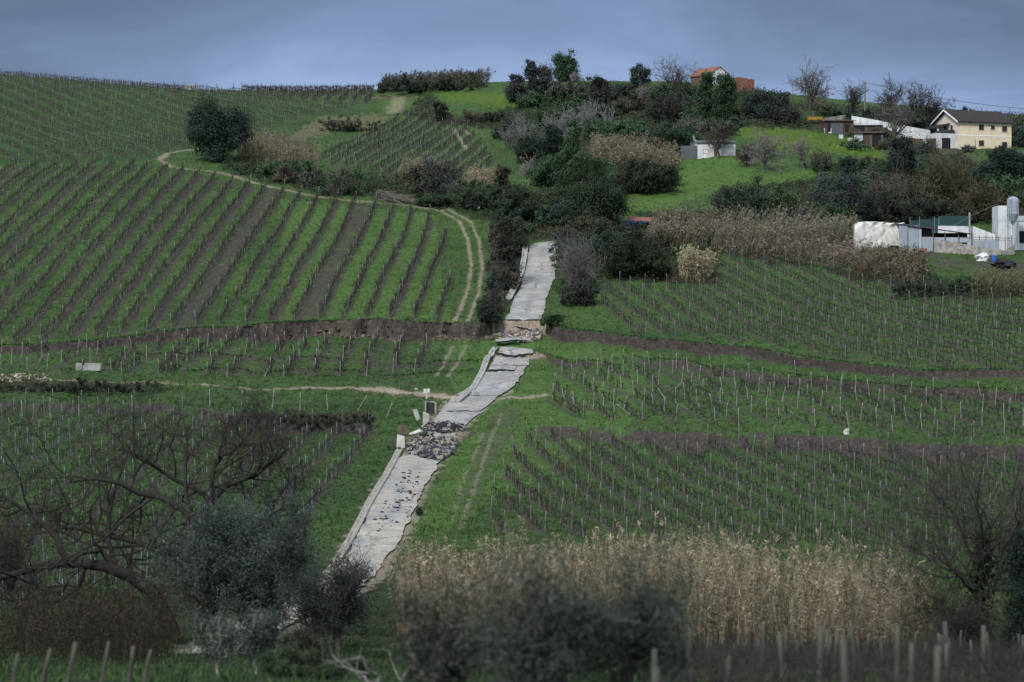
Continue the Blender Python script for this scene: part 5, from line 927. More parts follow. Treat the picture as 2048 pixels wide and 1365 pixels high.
# ---- sheds under the ridge
def shed(name, label, u, v, w, h, dep, mats, rz=0, slope=.15, D=None, shade_plates=(), roofm=None, corr=True):
    r, px, p = root_at(name, label, 'shed', u, v, D, rz); W = w*px; H = h*px; n = len(mats)
    for i, (f0, f1, m) in enumerate(mats):
        b = MB(); k = max(2, int((f1-f0)*W/.18))
        xs = np.linspace(f0*W, f1*W, k*2+1); ring = [(x, .03*(j % 2)) for j, x in enumerate(xs)]
        for j in range(len(xs)-1): b.poly([(ring[j][0], ring[j][1], -.8), (ring[j+1][0], ring[j+1][1], -.8), (ring[j+1][0], ring[j+1][1], H), (ring[j][0], ring[j][1], H)])
        b.build('wall_panel', m, r)
    MB().box(0, .06, .05, dep, -.8, H).box(W-.06, W, .05, dep, -.8, H).box(.06, W-.06, dep-.06, dep, -.8, H+slope*.5).build('back_wall', M_RUST, r)
    for f0, f1, z0, z1 in shade_plates: MB().box(f0*W, f1*W, -.05, -.015, z0*H, z1*H).build('opening', M_DARK, r)  # solid dark plates on the front, painted shade of open bays
    c = [(-.3, -.35, H-.02), (W+.3, -.35, H-.02), (W+.3, dep+.2, H+slope), (-.3, dep+.2, H+slope)]; MB().hexa(c+[(x, y, z+.09) for x, y, z in c]).build('roof', roofm or M_RUST, r); return r
M_OLDG = simple('grey_boards', (.085, .095, .105), .6, 3, .2, stretch=(4, 1, .4)); M_LGREY = simple('light_sheet', (.34, .38, .42), .2, 2)
shed('shed', 'dark patched shed with rusty roof left of the white wall', 1650, 268, 58, 24, 4.5, [(0, .2, M_RUST), (.2, .62, M_OLDG), (.62, 1, M_RUST)], 4, .5, None, [(.08, .2, .1, .8), (.7, .84, .1, .7)])
shed('shed', 'shed with bluish sheet roof between patched shed and bare tree', 1706, 272, 56, 20, 4, [(0, .5, M_OLDG), (.5, 1, M_RUST)], -6, .5, None, [(.08, .42, .2, .85)], M_LGREY)
shed('shed', 'low shed with grey panels and open dark bays in the yard', 1708, 293, 58, 24, 3.5, [(0, .3, M_LGREY), (.3, .55, M_RUST), (.55, .62, M_OLDG), (.92, 1, M_OLDG)], -4, .4, None, [(.62, .92, .0, .9)])
wall_run('rubble_wall', 'low dry stone wall behind the patched shed roof', 'wall', [(1640,248,240),(1665,244,234),(1705,240,228)], M_STAIN, .5, D=[512, 513, 514])
def box_thing(name, label, cat, u, v, w, h, d, mat, D=None, rz=0, bevel=.02, group=None, wob=.08, seed=1, lid=None):
    p = spot(u, v) if D is None else np.array(px3(u, v, D)); px = PXM(p[1]); g = np.random.default_rng(seed); W = w*px/2; H = h*px
    c = np.array([(-W, -d/2, -.15), (W, -d/2, -.15), (W, d/2, -.15), (-W, d/2, -.15), (-W, -d/2, H), (W, -d/2, H), (W, d/2, H), (-W, d/2, H)]); c += g.normal(0, wob, (8, 3))*min(W, H)
    o = MB().hexa(c).build(name, mat, None, p, bevel); o.rotation_euler.z = R(rz); tag(o, label, cat, group); return o
r, px, p = root_at('trailer', 'rusty yellow trailer parked under the large bare tree', 'trailer', 1630, 247, 512)
MB().box(-1.3, 1.3, 0, 1.4, .5, 1.15).build('body', simple('yellow_paint', (.30, .17, .02), .4, 2), r); MB().box(-1.35, 1.35, -.04, 0, .45, .58).build('frame', M_RUST, r)
for x in (-.7, .7): MB().bar((x, -.1, .35), (x, .1, .35), .35, 12).build('wheel', M_TORN, r)
for i, (u, v, w, h, lab, m) in enumerate(((1656,268,14,10,'pale panel leaning against the patched shed',M_WHITE),(1682,279,8,8,'white crate in the yard below the patched shed',M_WHITE),(1701,286,10,8,'white tub left of the low grey shed',M_WHITE),(1758,296,5,9,'bluish drum beside the low shed',M_LGREY),(1816,284,6,6,'pale blue canister near the spreading bare tree',M_LGREY),(1838,308,9,7,'white sack lying on the slope below the garage',M_WHITE))):
    box_thing('yard_box', lab, ('panel', 'crate', 'tub', 'drum', 'canister', 'sack')[i], u, v, w, h, .5, m, None, 8*i, .05, seed=i)
box_thing('woodpile', 'dark pile of timber before the garage', 'woodpile', 1845, 294, 50, 13, 1.5, M_RUST, 490, 4, .1, wob=.2, seed=9)
# ---- the brick house and its ruin
h, px, p = root_at('brick_house', 'small old house with stained white gable and orange roof on the skyline', 'house', 1421, 172, None, 38)
MB().prism([(0, -1), (5, -1), (5, 2.2), (2.5, 3.75), (0, 2.2)], 0, .25).build('gable', M_GABLE, h); MB().box(0, .25, .25, 6, -1, 2.2).build('wall', M_BRICK, h); MB().box(4.75, 5, .25, 6, -1, 2.2).box(.25, 4.75, 5.75, 6, -1, 2.2).build('wall', M_BRICK, h)
rf = MB()
for a in ((-.3, 2.02, 2.5, 3.8), (5.3, 2.02, 2.5, 3.8)):
    c = [(a[0], -.12, a[1]), (a[2], -.12, a[3]), (a[2], 6.2, a[3]-.12), (a[0], 6.2, a[1]-.05)]; rf.hexa(c+[(x, y, z+.14) for x, y, z in c])
rf.build('roof', M_ROOFO, h)
h, px, p = root_at('brick_ruin', 'roofless red brick ruin right of the old white gabled house', 'ruin', 1461, 180, None, -4)
rr = random.Random(4); w = MB()
for i in range(12):
    t = 2.35-.03*i+rr.uniform(-.12, .14)+(.25 if i in (3, 4, 5) else 0); w.box(i*.39, (i+1)*.39, 0, .22, -1, t)
w.box(0, .22, .22, 3.5, -1, 2.1).box(4.46, 4.68, .22, 3.5, -1, 1.95).build('wall', M_BRICK, h)
o = MB().hexa([(-1.2, -.5, -.6), (1.2, -.5, -.6), (1.2, .9, -.6), (-1.2, .9, -.6), (-1.2, -.5, 1.0), (1.25, -.5, .95), (1.2, .9, 1.0), (-1.2, .9, .95)]).build('stone_hut', M_STAIN, None, spot(379, 179)+np.array([0, 0, .1]), .04); tag(o, 'low stone block hut on the skyline above the vines', 'hut')
# ---- white cottage by the meadow, shed with blue posts
h, px, p = root_at('cottage', 'low white cottage behind the dark bare fruit tree', 'cottage', 1395, 316, None, -3)
MB().box(0, 6.3, 0, 4.5, -1, 2.65).build('wall', M_WHITE, h); c = [(-.2, -.25, 2.62), (6.5, -.25, 2.62), (6.5, 4.7, 3.3), (-.2, 4.7, 3.3)]; MB().hexa(c+[(x, y, z+.1) for x, y, z in c]).build('roof', M_OLDG, h)
MB().box(2.75, 3.35, -.04, .02, -.2, 1.75).build('door', simple('brown_door', (.16, .085, .05), .3, 4), h); window(h, 1.0, 1.8, .9, 1.5, -.01, simple('ochre_frame', (.42, .27, .13), .2, 3), pane=M_WHITE)
MB().prism([(-1.2, -1), (.0, -1), (.0, 3.2), (-.6, 4.1), (-1.2, 3.2)], 3, 6).build('gable', M_WHITE, h)
sh = MB(); sh.box(-2.8, -.1, .3, 2.8, -1, 2.2).build('lean_to', M_OLDG, h)
h, px, p = root_at('open_shed', 'little orange roofed shed with blue posts under the meadow', 'shed', 1258, 460, None, -2)
c = [(-.25, -.4, 1.5), (4.3, -.4, 1.35), (4.3, 2.6, 2.05), (-.25, 2.6, 2.2)]; MB().hexa(c+[(x, y, z+.1) for x, y, z in c]).build('roof', M_ROOFO, h); MB().box(0, 4.1, 1.6, 1.8, -1, 1.75).build('wall', M_WHITE, h)
for x in (.0, 1.45, 4.0): MB().box(x, x+.16, -.3, -.14, -1, 1.42).build('post', M_BLUE, h)
MB().box(-.1, 4.2, -.34, -.26, 1.28, 1.42).build('beam', M_BLUE, h)
box_thing('white_wall', 'short white wall left of the shed with blue posts', 'wall', 1240, 455, 30, 17, .3, M_WHITE, wob=.02)
# ---- the farm at the right
def tarpaulin():
    r, px, p = root_at('covered_stack', 'stack draped with a creased white tarpaulin left of the farm shed', 'stack', 1711, 502); g = np.random.default_rng(8); nx, nz = 90, 60
    W, H, dp = 6.9, 4.05, 3.4; s = np.linspace(0, 1, nx); t = np.linspace(0, 1, nz)
    SX, TZ_ = np.meshgrid(s, t, indexing='ij'); bot = .25+.55*sstep(.55, .75, SX)*(1-sstep(.93, .97, SX))*1.0-.3*(SX < .08)
    hang = np.clip(TZ_/.7, 0, 1); over = np.clip((TZ_-.7)/.3, 0, 1)
    x = SX*W; z = bot+(H-bot)*np.sin(hang*np.pi/2)**.8; y = over*dp-.28*(1-hang)
    cr = .34*(fbm(SX*9+TZ_*3.4, TZ_*2.0, 3, 701)-.5)+.24*np.sin((SX+.12*np.sin(TZ_*4))*30+3*fbm(SX*4, TZ_*3, 2, 702))*.55*(1-over)+  .5*np.abs(vnoise(SX*6-TZ_*4, TZ_*3+SX*2, 703)-.5)
    y = y-cr*(1-over); x = x+.1*(1-hang)*(fbm(TZ_*5, SX*4, 2, 704)-.5)-.3*(1-hang)*(SX < .1)
    sag = .16*np.sin(SX*np.pi*2)*(over > 0)+.14*(SX > .66)*(SX < .95)*-1; z = z+sag*.6-.08*fbm(SX*5, TZ_*5, 2, 705)
    i = np.arange(nx-1)[:, None]*nz+np.arange(nz-1)[None]; Fq = np.stack([i, i+nz, i+nz+1, i+1], -1).reshape(-1, 4)
    V = np.stack([x, y, z], -1).reshape(-1, 3); link('tarpaulin', mesh_np('tarpaulin', V, Fq, simple('white_tarpaulin', (.50, .50, .47), .12, .7), smooth=True), r)
    e = MB(); e.box(.1, W-.1, .25, dp, -.6, H-.35).build('stack', M_STAIN, r)
    o = MB()
    for sd in (0.03, W-.03): o.poly([(sd, -.1, .5), (sd, dp, .4), (sd, dp, H-.2), (sd, .3, H-.2)])
    o.build('tarpaulin_side', bpy.data.materials['white_tarpaulin'], r)
tarpaulin()
h, px, p = root_at('farm_shed', 'grey corrugated farm shed with sloping roof and open stalls', 'shed', 1812, 503, 397)
def corr(mb, x0, x1, z0, z1, y=0., step=.12):
    k = max(2, int((x1-x0)/step)); xs = np.linspace(x0, x1, k*2+1)
    for j in range(len(xs)-1): mb.poly([(xs[j], y+.03*(j % 2), z0), (xs[j+1], y+.03*((j+1) % 2), z0), (xs[j+1], y+.03*((j+1) % 2), z1), (xs[j], y+.03*(j % 2), z1)])
    return mb
corr(MB(), -.95, .25, -.4, 3.75, .2).build('wall_panel', M_GALV, h); corr(MB(), .3, 1.75, -.4, 3.6).build('wall_panel', M_GALV, h); corr(MB(), 1.78, 2.15, -.4, 3.45, -.03).build('wall_panel', M_LGREY, h); corr(MB(), 2.2, 3.75, -.4, 2.0).build('door', M_GALV, h)
corr(MB(), 2.15, 3.7, 2.0, 3.4, .9).build('inner_wall', M_RUST, h); MB().box(-.9, 9.2, 3.9, 4.0, -.6, 2.7).build('back_wall', M_RUST, h); corr(MB(), 3.9, 9.2, 1.25, 1.95, .3).build('stall_panel', M_LGREY, h)
for x in (3.75, 5.4, 7.3, 9.1): MB().box(x, x+.1, .05, .15, -.4, 3.45-.13*x).build('post', M_POST, h)
c = [(.1, -.35, 3.62), (9.5, -.35, 2.34), (9.5, 4.1, 2.5), (.1, 4.1, 3.8)]; MB().hexa(c+[(x, y, z+.07) for x, y, z in c]).build('roof', M_OLDG, h)
c = [(-1.05, 0, 3.78), (.3, 0, 3.72), (.3, 4, 3.8), (-1.05, 4, 3.85)]; MB().hexa(c+[(x, y, z+.07) for x, y, z in c]).build('roof', M_OLDG, h)
wall_run('farm_wall', 'mossy stained concrete wall with sloping top in front of stalls', 'wall', [(1868,506,477),(1905,511,484),(1950,517,492),(2008,524,502),(2030,522,488)], M_STAIN, D=[394, 393, 392, 391, 392])
h, px, p = root_at('sheet_fence', 'corrugated sheet fence with rusty rails above the stained wall', 'fence', 1946, 497, 396)
corr(MB(), 0, 3.6, -.4, 1.1).build('sheet_panel', M_GALV, h); rl = MB()
for z in (1.25, 1.55): rl.bar((0, .1, z), (5.4, .1, z-.15), .035)
rl.build('rail', M_RUST, h)
for x in np.linspace(0, 5.4, 7): MB().bar((x, .1, -.3), (x, .1, 1.75), .04).build('post', M_RUST, h)
h, px, p = root_at('screen_fence', 'stepped dark green screen fence behind the farm shed', 'fence', 1820, 462, 409)
for x0, x1, z0, z1 in ((0, 1.35, 0, 1.45), (1.4, 3.5, 0, 1.65), (3.55, 4.15, 0, 1.8), (4.2, 8.4, .55, 2.15)): MB().box(x0, x1, 0, .04, z0-.4, z1).build('screen_panel', M_GSCR, h)
for x in (0, 1.37, 3.52, 4.17): MB().bar((x, -.05, -.8), (x, -.05, 2.0), .03).build('post', M_GALV, h)
wall_run('white_wall', 'low white wall under the green screen fence', 'wall', [(1876,470,452),(1945,474,453),(1990,486,470)], M_WHITE, D=[406, 405, 403], under=2.5)
h, px, p = root_at('concrete_post', 'square concrete post at the end of the green screen', 'post', 1939, 470, 404)
MB().box(-.11, .11, -.11, .11, -.5, 3.15).build('post', M_CONC, h); MB().bar((.0, 0, 2.6), (3.8, 1, 4.3), .015).bar((0, 0, 2.6), (-2.2, .4, 1.3), .015).build('cable', M_CONC, h)
h, px, p = root_at('farm_building', 'peeling white farm building behind the feed silo', 'building', 1996, 480, 404)
MB().box(0, 1.3, 0, 5, -1.5, 4.85).box(1.3, 2.0, .2, 5, -1.5, 4.6).build('wall', M_WHITE, h); MB().box(2.0, 7, -.9, 5, -1.5, 2.5).build('wall', M_WHITE, h); MB().box(2.02, 7, -.93, -.9, 2.6, 3.4).build('fascia', M_LGREY, h); MB().box(1.95, 7.1, -1.0, 5, 3.4, 3.52).build('roof', M_OLDG, h); MB().box(2.9, 3.7, -.95, -.9, -.5, 1.2).build('door', M_DARK, h)
h, px, p = root_at('feed_silo', 'galvanised feed silo on legs with conical bottom', 'silo', 2026, 492, 399)
MB().lathe((0, 0, 0), [(.15, 2.9), (.84, 4.4), (.86, 6.2), (.82, 6.5), (.48, 6.8), (.16, 6.9), (.0, 6.91)], 24).build('tank', M_GALV, h); rg = MB()
for z in (4.45, 5.0, 5.6, 6.2): rg.lathe((0, 0, 0), [(.86, z-.02), (.89, z), (.86, z+.02)], 24)
rg.build('ring', M_LGREY, h)
for sx in (-1, 1):
    for sy in (-1, 1): MB().bar((sx*.66, sy*.54, -.6), (sx*.66, sy*.54, 4.6), .05).build('leg', M_GALV, h)
br = MB()
for z in (1.0, 2.4, 3.6): br.bar((-.75, -.6, z), (.75, -.6, z), .03).bar((-.75, -.6, z), (.75, -.6, z+1.1), .025)
br.build('brace', M_GALV, h); ld = MB()
for x in (-.95, -.6): ld.bar((x, -1.05, -.4), (x+.2, -1.05, 7.0), .025)
for i in range(20): ld.bar((-.95+.01*i, -1.05, -.2+i*.36), (-.6+.01*i, -1.05, -.2+i*.36), .02)
ld.build('ladder', M_GALV, h)
h, px, p = root_at('stair', 'steep metal stair leaning at the white farm building', 'stair', 2017, 494, 396); st = MB()
for i in range(9): st.box(-.35, .35, i*.16, i*.16+.2, i*.24, i*.24+.04)
st.build('tread', M_LGREY, h); MB().bar((-.38, 0, 0), (-.38, 1.5, 2.3), .04).bar((.38, 0, 0), (.38, 1.5, 2.3), .04).build('stringer', M_LGREY, h)
h, px, p = root_at('barrel', 'bright blue plastic barrel at the foot of the farm wall', 'barrel', 1988, 523); MB().lathe((0, 0, 0), [(.0, 0), (.26, 0), (.29, .12), (.28, .3), (.3, .45), (.28, .6), (.29, .78), (.25, .9), (0, .9)], 18).build('drum', M_BLUE, h)
def lump(name, label, cat, u, v, w, h_, mat, seed, D=None, group=None, rough=.35, sub=3):
    p = spot(u, v) if D is None else np.array(px3(u, v, D)); px = PXM(p[1]); import bmesh; bm = bmesh.new(); bmesh.ops.create_icosphere(bm, subdivisions=sub, radius=1)
    for q in bm.verts:
        c = q.co; f = 1+rough*(vnoise(np.array([c.x*2+seed+5]), np.array([c.y*2+c.z*2.7+9]), seed)[0]-.5)*2; q.co = Vector((c.x*f*w*px/2, c.y*f*w*px*.4, max(c.z, -.35)*f*h_*px/1.4+h_*px*.2))
    me = bpy.data.meshes.new(name); bm.to_mesh(me); bm.free(); me.materials.append(mat); o = link(name, me, None, p); tag(o, label, cat, group); return o
lump('plastic_heap', 'crumpled heap of white plastic at the farm wall', 'heap', 1963, 522, 24, 13, M_WHITE, 3, rough=.7); lump('heap', 'dark heap of scrap at the right edge by the farm', 'heap', 2012, 534, 44, 18, M_TORN, 5, rough=.6); lump('rock', 'pale square boulder lying on the lower brown scar', 'rock', 1693, 868, 11, 13, M_CONCL, 7)
h, px, p = root_at('pipe', 'short concrete pipe lying beside the corrugated shed', 'pipe', 1826, 508); MB().lathe((0, 0, 0), [(.42, -.5), (.42, .5), (.3, .5), (.3, -.5), (.42, -.5)], 18).build('ring', M_CONC, h).rotation_euler = (R(90), 0, R(12)); bpy.data.objects[h.name].location.z += .4
lump('heap', 'small heap of brick and sacking before the shed door', 'heap', 1846, 505, 16, 10, M_ROOFO, 9, rough=.6)
# ---- pole and line
h, px, p = root_at('utility_pole', 'wooden utility pole on the ridge left of cream house', 'utility pole', 1730, 244); H = (244-163)*px
MB().bar((0, 0, -.8), (0, 0, H), .17, 8, .12).build('pole', M_POST, h); MB().box(-.08, .35, -.06, .06, H-.45, H-.33).build('bracket', M_RUST, h); MB().lathe((.3, 0, H-.45), [(.0, 0), (.06, .02), (.06, .2), (0, .22)], 8).build('insulator', M_PALE, h)
def wire(label, a, b, sag, r):
    t = np.linspace(0, 1, 30)[:, None]; P = a*(1-t)+b*t; P[:, 2] -= sag*4*(t*(1-t))[:, 0]; V, Fq = tubes((P-a)[None], np.full((1, 30), r), 4); o = link('power_line', mesh_np('power_line', V, Fq, M_TORN), None, a); tag(o, label, 'cable')
top = p+np.array([.3, 0, H-.25]); wire('black power line sagging from the pole over the cream house', top, np.array(px3(2120, 222, 520)), .9, .035)
# ---- signs, drains and small concrete along the road
h, px, p = root_at('sign_post', 'white two board sign on a post at the track junction', 'sign', 853, 797); MB().box(-.07, .07, -.05, .05, -.3, 1.0).build('post', M_CONCL, h); MB().box(-.33, .02, -.09, -.05, .62, 1.12).build('board', M_WHITE, h); MB().box(.08, .36, -.09, -.05, .7, 1.14).build('board', M_WHITE, h)
h, px, p = root_at('road_sign', 'small grey sign post on the pale track left of the white sign', 'sign', 832, 787); MB().bar((0, 0, -.3), (0, 0, .6), .03).build('post', M_POST, h); MB().box(-.16, .16, -.05, -.03, .45, .7).build('board', M_GALV, h)
h, px, p = root_at('sign_post', 'small white plate on a stick above the track bend', 'sign', 957, 426); MB().bar((0, 0, -.3), (0, 0, .95), .03).build('post', M_POST, h); MB().box(-.14, .14, -.05, -.03, .72, 1.12).build('board', M_WHITE, h)
box_thing('trough', 'long grey concrete trough in the grass left of the slump', 'trough', 178, 739, 50, 13, 1.0, M_CONC, rz=-3, wob=.03)
h, px, p = root_at('drain_box', 'dark open concrete drain box below the white sign', 'drain', 861, 826); MB().box(-.62, -.45, 0, 1.1, -.6, 1.35).box(.45, .62, 0, 1.1, -.6, 1.2).box(-.45, .45, .95, 1.1, -.6, 1.3).build('wall', M_CONC, h); MB().hexa([(-.44, .02, -.3), (.44, .02, -.3), (.44, .2, -.3), (-.44, .2, -.3), (-.44, .6, 1.25), (.44, .6, 1.15), (.44, .75, 1.15), (-.44, .75, 1.25)]).build('recess_shade', M_TORN, h)  # the dark sloping plate paints the shade inside the box
def slabs(label, u, v, w, h_, d, rot, mat=M_CONC, name='concrete_slab', group=None, seed=1, lift=0.):
    p = spot(u, v); px = PXM(p[1]); g = np.random.default_rng(seed); a = w*px/2; b = h_*px; c = np.array([(-a, -d/2, 0), (a, -d/2, 0), (a*.9, d/2, 0), (-a, d/2, 0), (-a*.95, -d/2, b), (a*.85, -d/2, b*.93), (a*.8, d/2, b*.95), (-a, d/2, b)]); c += g.normal(0, .04, (8, 3))
    o = MB().hexa(c).build(name, mat, None, p+np.array([0, 0, lift]), .02); o.rotation_euler = [R(q) for q in rot]; tag(o, label, 'slab', group)
slabs('toppled pale concrete drain slab below the drain box', 852, 851, 13, 34, .2, (-38, 12, 15), M_CONC, seed=1); slabs('tilted broken drain slab left of the toppled one', 838, 842, 10, 26, .2, (-20, -24, -10), M_CONC, seed=2); slabs('flat drain slab stepping down beside torn road', 831, 868, 30, 10, .25, (-55, -22, 10), M_CONCL, seed=3)
slabs('brown stained upright headwall left of the rubble', 807, 868, 21, 19, .3, (0, -6, 6), simple('brown_concrete', (.10, .08, .062), .35, 2, .3), 'headwall', seed=4); slabs('grey upright channel wall under the brown headwall', 801, 896, 17, 27, .35, (-12, 6, 10), M_CONCL, 'channel_wall', seed=5)
def ribbon(name, pl, width, mat, lift=.06, lip=.0, seed=0):
    P = np.array([spot(u, v) for u, v in pl]); s = np.r_[0, np.cumsum(np.linalg.norm(np.diff(P[:, :2], axis=0), axis=1))]; t = np.arange(0, s[-1], .6); C = np.stack([np.interp(t, s, P[:, i]) for i in range(2)], 1); T = nrm(np.gradient(C, axis=0)); Nn = np.c_[T[:, 1], -T[:, 0]]
    if Nn[0, 0] < 0: Nn = -Nn
    w = np.array([-.5, -.42, -.12, .12, .42, .5])*width; zo = np.array([lip, lip, -.12, -.12, lip*.5, lip*.5]); X = C[:, None]+Nn[:, None]*w[None, :, None]; z = zb(C[:, 0], C[:, 1])[:, None]+lift+zo[None]+.03*(vnoise(X[..., 0]*2, X[..., 1]*2, seed)-.5)
    V = np.concatenate([X, z[..., None]], 2).reshape(-1, 3); k = len(w); i = np.arange(len(t)-1)[:, None]*k+np.arange(k-1)[None]; Fq = np.stack([i, i+1, i+k+1, i+k], -1).reshape(-1, 4); o = link(name, mesh_np(name, V, Fq, mat)); tag(o, None, None, None, 'structure'); so = o.modifiers.new('thick', 'SOLIDIFY'); so.thickness = .18; so.offset = -1
ribbon('gutter', [(800,900),(778,940),(752,985),(727,1030),(706,1070),(682,1110),(652,1150)], .62, simple('silted_concrete', (.17, .155, .125), .4, 1.2, .4, col2=(.33, .315, .28)), -.01, .0); ribbon('gutter', [(1051,497),(1048,525),(1041,555),(1030,578),(1017,603)], .8, M_CONC, .12, .12); ribbon('gutter', [(992,697),(975,718),(965,745),(950,772),(943,784)], .7, M_CONC, .03, .05); ribbon('gutter', [(937,787),(926,797),(915,806)], .7, M_CONC, .1, .1)
# ---- torn asphalt and earth
def chunks(poly, n, g, smin, smax, mix, heap=0., power=2.0):
    X, Y = scatter(poly, n, g); n = len(X); c = np.array([(-1, -1, -1), (1, -1, -1), (1, 1, -1), (-1, 1, -1), (-1, -1, 1), (1, -1, 1), (1, 1, 1), (-1, 1, 1)], float)
    s = smin+(smax-smin)*g.random(n)**(power+1); V = c[None]*np.stack([s*1.15, s*(.35+.6*g.random(n)), np.minimum(s*.26, .09)*(.6+.8*g.random(n))], 1)[:, None]; V = V+g.normal(0, .16, V.shape)*s[:, None, None]*np.array([1, 1, .4])
    ax, ay, az = g.normal(0, .6, n), g.normal(0, .6, n), g.random(n)*6.28
    def rot(V, a, i, j): ca, sa = np.cos(a)[:, None], np.sin(a)[:, None]; q = V.copy(); q[..., i] = ca*V[..., i]-sa*V[..., j]; q[..., j] = sa*V[..., i]+ca*V[..., j]; return q
    V = rot(rot(rot(V, ax, 1, 2), ay, 0, 2), az, 0, 1); mid = (X-X.mean())**2/(X.std()*2)**2+(Y-Y.mean())**2/(Y.std()*2)**2
    V = V+np.stack([X, Y, zb(X, Y)+s*.35+heap*np.clip(1-mid, 0, 1)*g.random(n)], 1)[:, None]; fq = np.array([(3, 2, 1, 0), (4, 5, 6, 7), (0, 1, 5, 4), (1, 2, 6, 5), (2, 3, 7, 6), (3, 0, 4, 7)]); Fq = (np.arange(n)[:, None, None]*8+fq[None]).reshape(-1, 4)
    cols = np.array([m[0] for m in mix]); k = g.choice(len(mix), n, p=np.array([m[1] for m in mix])/sum(m[1] for m in mix)); return V.reshape(-1, 3), Fq, np.repeat(cols[k]*(.6+.8*g.random((n, 1))), 8, 0)
M_CHUNK = tinted('rubble', (1, 1, 1), .9, .15); MIX = [((.035, .036, .039), .5), ((.18, .18, .185), .32), ((.25, .205, .155), .18)]
def rubble(label, poly, n, smin, smax, mix, heap, seed):
    V, Fq, c = chunks(poly, n, np.random.default_rng(seed), smin, smax, mix, heap); p = V.mean(0); o = link('rubble', mesh_np('rubble', V-p, Fq, M_CHUNK, tint=c), None, p); tag(o, label, 'rubble', None, 'stuff')
rubble('heap of broken asphalt, clay and stones across the torn lower road', [(822,880),(850,870),(880,880),(912,880),(905,905),(880,924),(850,918),(815,905)], 3200, .04, .34, MIX, .5, 71)
rubble('dark asphalt crumbs along the break above the heap', [(845,852),(870,846),(925,850),(932,862),(880,872),(850,868)], 520, .04, .24, MIX, .25, 72)
rubble('broken asphalt and clay lumps in the gap under the upper scarp', [(1000,660),(1085,660),(1080,680),(1060,685),(1000,682)], 800, .04, .3, [((.10, .10, .11), .4), ((.25, .25, .26), .25), ((.36, .27, .17), .35)], .3, 73)
rubble('clay crumbs and clods at the foot of the long brown scarp', [(480,676),(560,682),(760,684),(960,688),(990,680),(960,672),(760,668),(560,668)], 600, .05, .3, [((.085, .065, .05), 1), ((.14, .11, .08), .5)], .1, 74)
rubble('pale crumbs on the side of the track junction', [(905,792),(925,800),(900,820),(880,812),(870,795)], 120, .03, .12, [((.36, .30, .23), 1)], 0, 75)
rubble('pale stones along the dirt track by the left hedge', [(0,752),(90,752),(110,764),(0,770)], 160, .05, .3, [((.36, .31, .25), 1), ((.2, .17, .13), 1)], .1, 76)
slab('road', 669, 684, .12, 2, .6, w0=.08, w1=.86, seed=21, tilt=.1)
slab('road', 686, 691, .55, .4, .5, w0=-.1, w1=.5, seed=22, thick=.2, side=.3)
slab('road', 657, 660, .1, .5, .5, w0=.3, w1=.75, seed=23, thick=.2)
slab('road', 852, 864, .1, 2, 2, w0=.48, w1=.66, seed=24, thick=.2)
for i, (u, v, w, h_, ro, lab) in enumerate(((884,858,26,13,(-20,-26,20),'big upturned dark asphalt plate above the rubble heap'),(915,858,22,9,(-12,20,-20),'dark asphalt plate at the right side of the break'),(868,872,30,7,(-8,6,5),'flat asphalt plate bridging the break'),(846,888,16,9,(-30,-15,40),'tilted asphalt plate in left part of the heap'),(890,893,15,8,(-25,22,-30),'tilted asphalt plate in right part of the heap'),(871,912,18,8,(-15,-18,15),'asphalt plate at the foot of the heap'))):
    slabs(lab, u, v, w, h_, 1.0, ro, M_TORN if i != 2 else M_ASPH2 if 'M_ASPH2' in globals() else M_CONC, 'asphalt_plate', 'broken asphalt plates', 80+i)
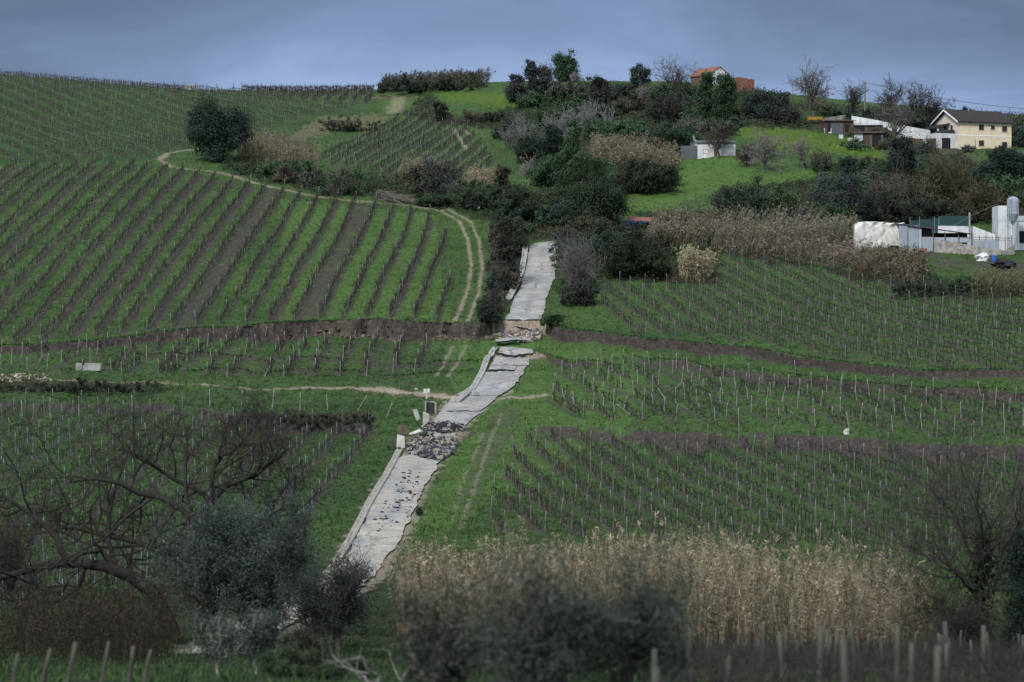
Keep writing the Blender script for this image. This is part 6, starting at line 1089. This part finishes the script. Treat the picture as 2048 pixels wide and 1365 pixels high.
def fragments():
    g = np.random.default_rng(91); import bmesh; ms = []
    for k in range(5):
        bm = bmesh.new(); bmesh.ops.create_icosphere(bm, subdivisions=2, radius=1)
        for q in bm.verts: q.co = Vector(np.array(q.co)*(1+.5*(g.random()-.5))*np.array([1, .8, .55]))
        me = bpy.data.meshes.new('asphalt_lump'); bm.to_mesh(me); bm.free(); me.materials.append(M_TORN); ms.append(me)
    X, Y = scatter([(822,935),(842,945),(840,985),(815,1040),(760,1070),(745,1050),(770,1000),(800,950)], 90, g)
    for i in range(len(X)):
        o = link('asphalt_lump', ms[i % 5], None, (X[i], Y[i], zb(X[i], Y[i])[0]+.1)); s = .05+.12*g.random()**2; o.scale = (s*1.4, s, s); o.rotation_euler = (0, 0, g.random()*6); tag(o, 'dark lump of asphalt scattered on the pale lower road', 'lump', 'asphalt lumps on the lower road')
fragments()
# ---- brush pile and the pale stakes at the head of the lower rows
def brush_pile():
    p = spot(795, 404); px = PXM(p[1]); g = np.random.default_rng(17); root = thing('brush_pile', 'pile of cut grey branches at the top edge of the striped slope', 'brush pile', p); n = 260; t = g.random(n)
    s = np.c_[(t-.5)*80*px+g.normal(0, .5, n), g.normal(0, .8, n), (1-t)*26*px*g.random(n)+.15]; d = nrm(np.c_[.9+.3*g.normal(size=n), g.normal(0, .4, n), -.28+.18*g.normal(size=n)]); P, Rr = seg(g, s, d, 1.2+1.6*g.random(n), .02+.05*g.random(n)**2, 5, .12, 0)
    link('branches', skel_mesh('branches', [(P, Rr, 4)], (.16, .14, .125), g), root)
brush_pile()
for i, (u, v) in enumerate(((45,834),(100,832),(158,830),(213,826),(265,822),(420,814),(484,812),(545,816),(600,822),(655,822))):
    o = link('row_end_post', POSTS['pale'][i % 3], None, spot(u, v)); o.rotation_euler = (0, .05*((i*7) % 5-2), i); o.scale = (1.2, 1.2, 1.05); tag(o, 'pale upright wooden post at the head of the lower vine rows', 'post', 'pale posts along the dirt track')
for u, v, a, lab in ((716,822,.55,'pale post leaning hard right, nearer the brown bramble bank'), (772,838,.35,'pale leaning post close to the broken drain slabs')):
    o = link('leaning_post', POSTS['pale'][1], None, spot(u, v)); o.rotation_euler = (0, a, 0); o.scale = (1.1, 1.1, 1.1); tag(o, lab, 'post', 'pale posts along the dirt track')
